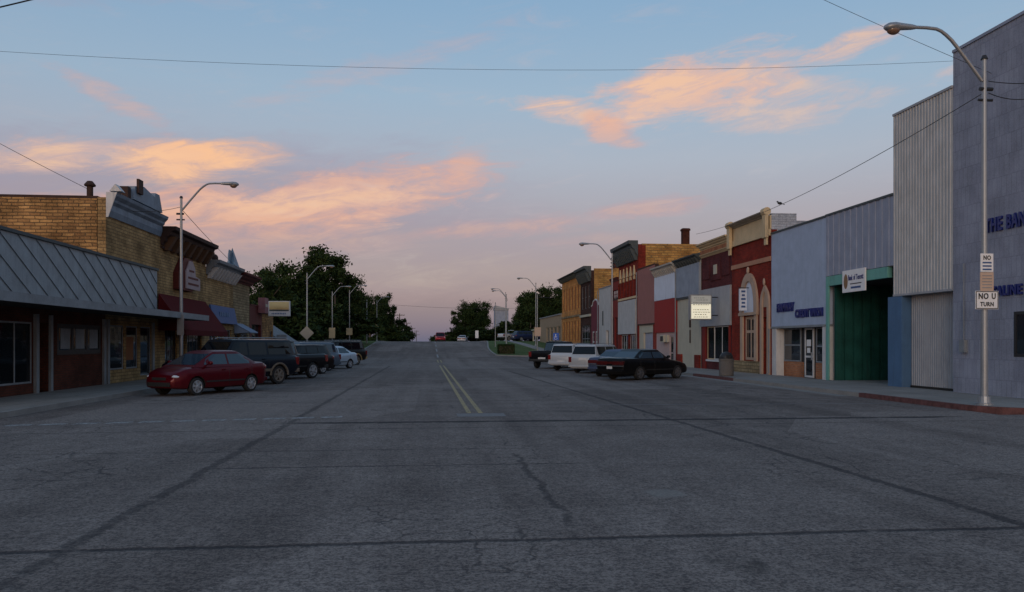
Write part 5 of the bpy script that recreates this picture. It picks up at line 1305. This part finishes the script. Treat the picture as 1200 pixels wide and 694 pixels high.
def tree(label, x, y, z, pi, s, sz=None, rot=0, name='leafy_tree', group='dark trees at the end of the shops'):
    t = thing(name, label, 'tree', (x, y, z), rot, group)
    o = bpy.data.objects.new('crown', protos[pi][0]); COL.objects.link(o); o.parent = t
    o2 = bpy.data.objects.new('trunk', protos[pi][1]); COL.objects.link(o2); o2.parent = t
    t.scale = (s, s, sz or s); return t
# (label, px, top_px, depth, proto, width scale)
def place_tree(label, px, top, d, pi, s, hh, rot, **k):
    kx = (px - 600) / 940; c_, s_ = math.cos(R(5.8)), math.sin(R(5.8)); r = kx * d
    X, Y = r * c_ + d * s_, d * c_ - r * s_; zb_ = zg(Y); zt = 1.7 + (402 - top) * d / 940
    return tree(label, X, Y, zb_, pi, s, (zt - zb_) / hh, rot, **k)
TL = [
 ('broad dark tree just above the landscape sign on the left', 308, 326, 88, 0, .80, 12.3, 0.3),
 ('tall dark tree between the landscape sign and the second left lamp', 340, 312, 98, 2, .95, 11.0, 1.2),
 ('tallest dark tree on the left, its crown rising above the lamp arms', 383, 296, 104, 1, .98, 13.1, 2.1),
 ('dark tree right of the tallest left tree, reaching toward the road', 407, 328, 128, 0, .66, 12.3, 4.0),
 ('low dark tree filling the gap behind the small shed', 325, 348, 80, 3, 1.2, 6.0, 5.0),
 ('low bushy tree under the tall left trees behind the parked cars', 360, 352, 92, 3, 1.4, 6.0, .7),
 ('bushy tree low behind the white sedan on left', 395, 356, 108, 3, 1.5, 6.0, 1.9),
 ('medium dark tree beyond the fourth left lamp', 434, 346, 190, 2, .70, 11.0, 3.0),
 ('thin topped dark tree before the far left lamp', 452, 348, 200, 1, .56, 13.1, .2),
 ('low dark tree sloping down to the crest on left', 463, 370, 205, 3, 1.2, 6.0, 2.2),
 ('smallest dark tree at the left edge of the road crest', 474, 386, 212, 3, .7, 6.0, 1.0),
 ('bush-like tree at the foot of the thin topped tree', 452, 380, 195, 3, 1.5, 6.0, 4.9),
 ('round dark tree alone right of the crest, left half', 547, 356, 168, 0, .52, 12.3, 1.5),
 ('round dark tree alone right of the crest, right half', 561, 354, 172, 2, .50, 11.0, 2.7),
 ('low far tree line tree left of the round dark tree', 527, 388, 230, 3, 1.5, 6.0, .4),
 ('tiny far tree next to the oncoming red vehicle', 516, 393, 280, 3, 1.2, 6.0, 3.4),
 ('dark tree rising over the low tan building on right', 641, 337, 136, 2, .80, 11.0, 2.9),
 ('dark spreading tree left of the low tan building', 621, 345, 140, 2, .55, 11.0, .9),
 ('lower dark tree between right lamps near the pale house', 602, 382, 150, 3, .9, 6.0, 4.4),
 ('tree top peeking over the tan building next to the orange building', 658, 352, 134, 0, .75, 12.3, 5.4),
 ('low tree behind the white pickup on right', 607, 376, 150, 3, 1.3, 6.0, 2.4),
 ('low tree in front of the tall trees left of tan building wall', 622, 372, 132, 3, 1.1, 6.0, 1.4),
 ('low dark tree behind the road sign beyond the crest', 574, 385, 178, 3, 1.0, 6.0, .1),
 ('low dark tree under the round tree right of the crest', 552, 382, 165, 3, 1.4, 6.0, 4.1),
 ('low tree at the back of the yard behind the diamond sign', 378, 350, 118, 2, .9, 11.0, 2.0),
]
for a in TL: place_tree(*a)
def hedgerow(name, x0, x1, y0, y1, h, nn, seed):
    r2 = random.Random(seed); vs = []; fs = []
    for k in range(nn):
        u = r2.random(); p = Vector((x0 + (x1 - x0) * u, y0 + (y1 - y0) * r2.random(), 0)); top = h * (.65 + .35 * math.sin(p.x * .9 + seed) * math.sin(p.x * .31 + 1)) 
        p.z = r2.random() ** .8 * max(1.2, top)
        a = Vector((r2.gauss(0, 1), r2.gauss(0, 1), r2.gauss(0, 1))).normalized(); b2 = a.cross(Vector((r2.gauss(0, 1), r2.gauss(0, 1), r2.gauss(0, 1)))).normalized(); i0 = len(vs); s_ = r2.uniform(.25, .6)
        vs += [p - a * s_, p + b2 * s_ * .6, p + a * s_, p - b2 * s_ * .6]; fs.append((i0, i0 + 1, i0 + 2, i0 + 3))
    me = bpy.data.meshes.new(name); me.from_pydata([tuple(v) for v in vs], [], fs); me.materials.append(LM)
    o = bpy.data.objects.new(name, me); COL.objects.link(o); return o
tag(hedgerow('undergrowth', -75, -13, 150, 160, 5.5, 30000, 1), 'dark undergrowth closing the far side of the left yards', 'undergrowth', kind='stuff')
tag(hedgerow('undergrowth', -26, -8.6, 178, 186, 4.2, 14000, 3), 'dark undergrowth just beyond the crest on the left edge of the road', 'undergrowth', kind='stuff')
tag(hedgerow('undergrowth', 23, 80, 150, 160, 5.5, 16000, 2), 'dark undergrowth closing the far side of the right yards', 'undergrowth', kind='stuff')
# clipped hedge block on the right verge
def hedge():
    t = thing('hedge_block', 'dark square clipped hedge on the right verge', 'hedge', (7.9, 84, zg(84) + .1)); r2 = random.Random(5)
    vs = []; fs = []
    for k in range(5200):
        p = Vector((r2.uniform(-.85, .85), r2.uniform(-.5, .5), r2.uniform(0.02, .95)))
        i = r2.randrange(3); p[i] = (.95 if i == 2 else math.copysign((.85, .5)[i], p[i])) * r2.uniform(.9, 1.04) if i < 2 or True else p[i]
        a = Vector((r2.gauss(0, 1), r2.gauss(0, 1), r2.gauss(0, 1))).normalized(); b2 = a.cross(Vector((r2.gauss(0, 1), r2.gauss(0, 1), r2.gauss(0, 1)))).normalized(); i0 = len(vs); s = .05
        vs += [p - a * s, p + b2 * s * .6, p + a * s, p - b2 * s * .6]; fs.append((i0, i0 + 1, i0 + 2, i0 + 3))
    me = bpy.data.meshes.new('foliage'); me.from_pydata([tuple(v) for v in vs], [], fs); me.materials.append(LM)
    o = bpy.data.objects.new('foliage', me); COL.objects.link(o); o.parent = t
    q = MB(); q.box(-.78, .78, -.44, .44, 0, .88); q.build('stems', bark, t, subtract=False)
hedge()

# ================================================================ SKY, LIGHT, CAMERA
SUN_EL, SUN_AZ = 4.0, 200.0            # the sun has gone down behind the camera (azimuth from +Y towards +X)
wd = bpy.data.worlds.new('World'); scn.world = wd; wd.use_nodes = True; nt = wd.node_tree
for n in list(nt.nodes): nt.nodes.remove(n)
out = nt.nodes.new('ShaderNodeOutputWorld'); tc = nt.nodes.new('ShaderNodeTexCoord'); dirv = tc.outputs['Generated']
x, y, z = xyz(nt, dirv)
el = z.mx(-1.0).mn(1.0).fn('ARCSINE') * (180 / math.pi); az = x.fn('ARCTAN2', y) * (180 / math.pi)
rp = nt.nodes.new('ShaderNodeValToRGB'); cr_ = rp.color_ramp
stops = [(-3, (.08, .085, .13)), (0.0, (.065, .100, .205)), (1.6, (.100, .100, .215)), (3.2, (.150, .100, .205)), (6.0, (.220, .145, .225)), (9.0, (.270, .215, .290)), (12.5, (.300, .310, .395)), (17, (.255, .345, .465)), (23, (.190, .315, .475)), (45, (.16, .26, .41)), (90, (.12, .20, .34))]
t0 = lambda e: (e + 3) / 93
while len(cr_.elements) < len(stops): cr_.elements.new(.5)
for e_, (p, c_) in zip(cr_.elements, stops): e_.position = t0(p); e_.color = (*c_, 1)
nt.links.new(((el + 3.0) / 93.0).s, rp.inputs[0])
elw = el
sky = rp.outputs[0]
# brighter warm glow towards the sunset, behind the camera
back = ((y * -1.0).clamp()).pow(1.5) * el.sm(38, 2)
sky = mixc(nt, back * .85, sky, (.85, .56, .42))
# clouds: ragged noise gathered into drifting banks
nA = noise(nt, comb(nt, az * .08, el * .20 + az * -.02, 0.0), 1.3, 7, .6, .7)
nB = noise(nt, comb(nt, az * .17, el * .70 - az * .09, 5.0), 1.2, 8, .66, .9)
nC = noise(nt, comb(nt, az * .05, el * .34 + az * .02, 3.0), 2.0, 6, .6, .8)
wa = (nA - .5) * 10.0; we = (nC - .5) * 4.0
nD = noise(nt, comb(nt, az * .55 + el * .3, el * 1.5 - az * .2, 8.0), 1.0, 7, .65, .6)
N = (nB - .5) * 1.7 + (nA - .5) * .9 + (nD - .5) * .5
CL = [ # az, el, half width, half height, tilt deg, density, colour
 (-18, 8.5, 24, 5.0, 4, .75, 'm'), (-6, 6.0, 18, 3.4, 4, .6, 'm'), (8, 5.0, 18, 2.4, 0, .45, 'm'),
 (-4.0, 10.5, 8.8, 1.9, 10, .85, 'p'), (-12, 8.7, 10, 1.8, 4, .95, 'p'), (-20, 8.6, 7, .9, 2, .6, 'p'), (-8, 9.8, 9, .9, 7, .6, 'o'), (2.4, 12.2, 1.9, 1.7, 40, .55, 'p'), (-12, 6.9, 11.0, 1.1, 2, .55, 'k'),
 (-15.8, 12.0, 5.4, 1.3, 8, 1.0, 'g'), (-21.0, 11.6, 6.0, .9, 3, .45, 'o'), (-24.8, 11.4, 4.0, 1.0, 12, .75, 'o'),
 (5.8, 8.2, 6.0, .8, 5, .7, 'k'), (15.4, 9.4, 3.6, .7, 3, .75, 'k'), (12.5, 7.3, 5.0, .5, 2, .3, 'k'),
 (19.0, 17.2, 7.0, 1.9, 8, .95, 'o'), (17.4, 17.4, 4.2, 1.5, 0, .9, 'o'), (22.5, 15.7, 5.5, 1.4, -8, .6, 'o'), (10.3, 16.0, 5.0, .9, -8, .9, 'o'), (12.8, 14.9, 2.4, .9, -25, .7, 'p'), (28.4, 18.8, 3.2, .7, 12, .8, 'o'),
 (26.2, 16.4, 5.0, 1.0, -8, .5, 'o'), (-20.5, 15.2, 3.8, .7, -22, .4, 'p'), (-26, 21.0, 13.0, 1.2, 9, .25, 'k'), (-3, 19.0, 9.0, .8, 18, .22, 'p'),
 (34, 8, 9, 1.2, 4, .5, 'k'), (-38, 13, 8, 1.6, 4, .7, 'o'), (45, 16, 9, 2.0, 0, .6, 'o')]
CC = {'g': (.86, .42, .19), 'o': (.78, .43, .25), 'p': (.68, .30, .19), 'k': (.46, .225, .22), 'm': (.275, .18, .235)}
for (a0, e0, hw, hh, tilt, den, cc) in CL:
    ct, st_ = math.cos(R(tilt)), math.sin(R(tilt))
    k_ = min(1.0, hw / 7)
    da = az - a0 + wa * .55 * k_; de = el - e0 + we * .38 * min(1, hh)
    u = (da * ct + de * st_) / hw; v = (de * ct - da * st_) / hh
    rr2 = (u * u + v * v).mn(4.0)
    d = ((1.0 - rr2) * .8 + N * (1.55 if cc != 'm' else .7)).sm(-.45, 1.10)
    core = d.sm(.5, 1.0)
    col = mixc(nt, core, tuple(c * q for c, q in zip(CC[cc], (.86, .84, 1.06))), CC[cc])
    sky = mixc(nt, (d * den).clamp(), sky, col)
# loose thin streaks everywhere
thin = nB.sm(.45, .75) * nC.sm(.4, .7) * el.sm(1, 7) * el.sm(60, 14) * .35
sky = mixc(nt, thin, sky, (.42, .36, .40))
bg = nt.nodes.new('ShaderNodeBackground'); nt.links.new(sky, bg.inputs[0]); bg.inputs[1].default_value = .90
ns = nt.nodes.new('ShaderNodeTexSky'); ns.sky_type = 'NISHITA'; ns.sun_disc = False; ns.sun_elevation = R(SUN_EL); ns.sun_rotation = R(SUN_AZ)
bg2 = nt.nodes.new('ShaderNodeBackground'); nt.links.new(ns.outputs[0], bg2.inputs[0]); bg2.inputs[1].default_value = .05
ad = nt.nodes.new('ShaderNodeAddShader'); nt.links.new(bg.outputs[0], ad.inputs[0]); nt.links.new(bg2.outputs[0], ad.inputs[1])
nt.links.new(ad.outputs[0], out.inputs['Surface'])
wd.cycles.sampling_method = 'MANUAL'; wd.cycles.sample_map_resolution = 512

sl = bpy.data.lights.new('evening_sun', 'SUN'); sl.energy = .45; sl.angle = R(20); sl.color = (1, .90, .84)
so = bpy.data.objects.new('evening_sun', sl); COL.objects.link(so)
dv = Vector((math.sin(R(SUN_AZ)) * math.cos(R(12)), math.cos(R(SUN_AZ)) * math.cos(R(12)), math.sin(R(12))))
so.rotation_euler = dv.to_track_quat('Z', 'Y').to_euler()

cd = bpy.data.cameras.new('camera'); cam = bpy.data.objects.new('camera', cd); COL.objects.link(cam); scn.camera = cam
cam.location = (0, 0, 1.7); cam.rotation_euler = (R(90), 0, R(-5.8))
cd.sensor_width = 36; cd.lens = 36 * 940 / 1200; cd.shift_y = 55 / 1200; cd.clip_end = 6000; cd.clip_start = .1
scn.view_settings.view_transform = 'Standard'; scn.view_settings.look = 'None'; scn.view_settings.gamma = 1; scn.view_settings.use_curve_mapping = False
scn.view_settings.exposure = .14
scn.cycles.use_denoising = True; scn.cycles.max_bounces = 6; scn.cycles.transparent_max_bounces = 8
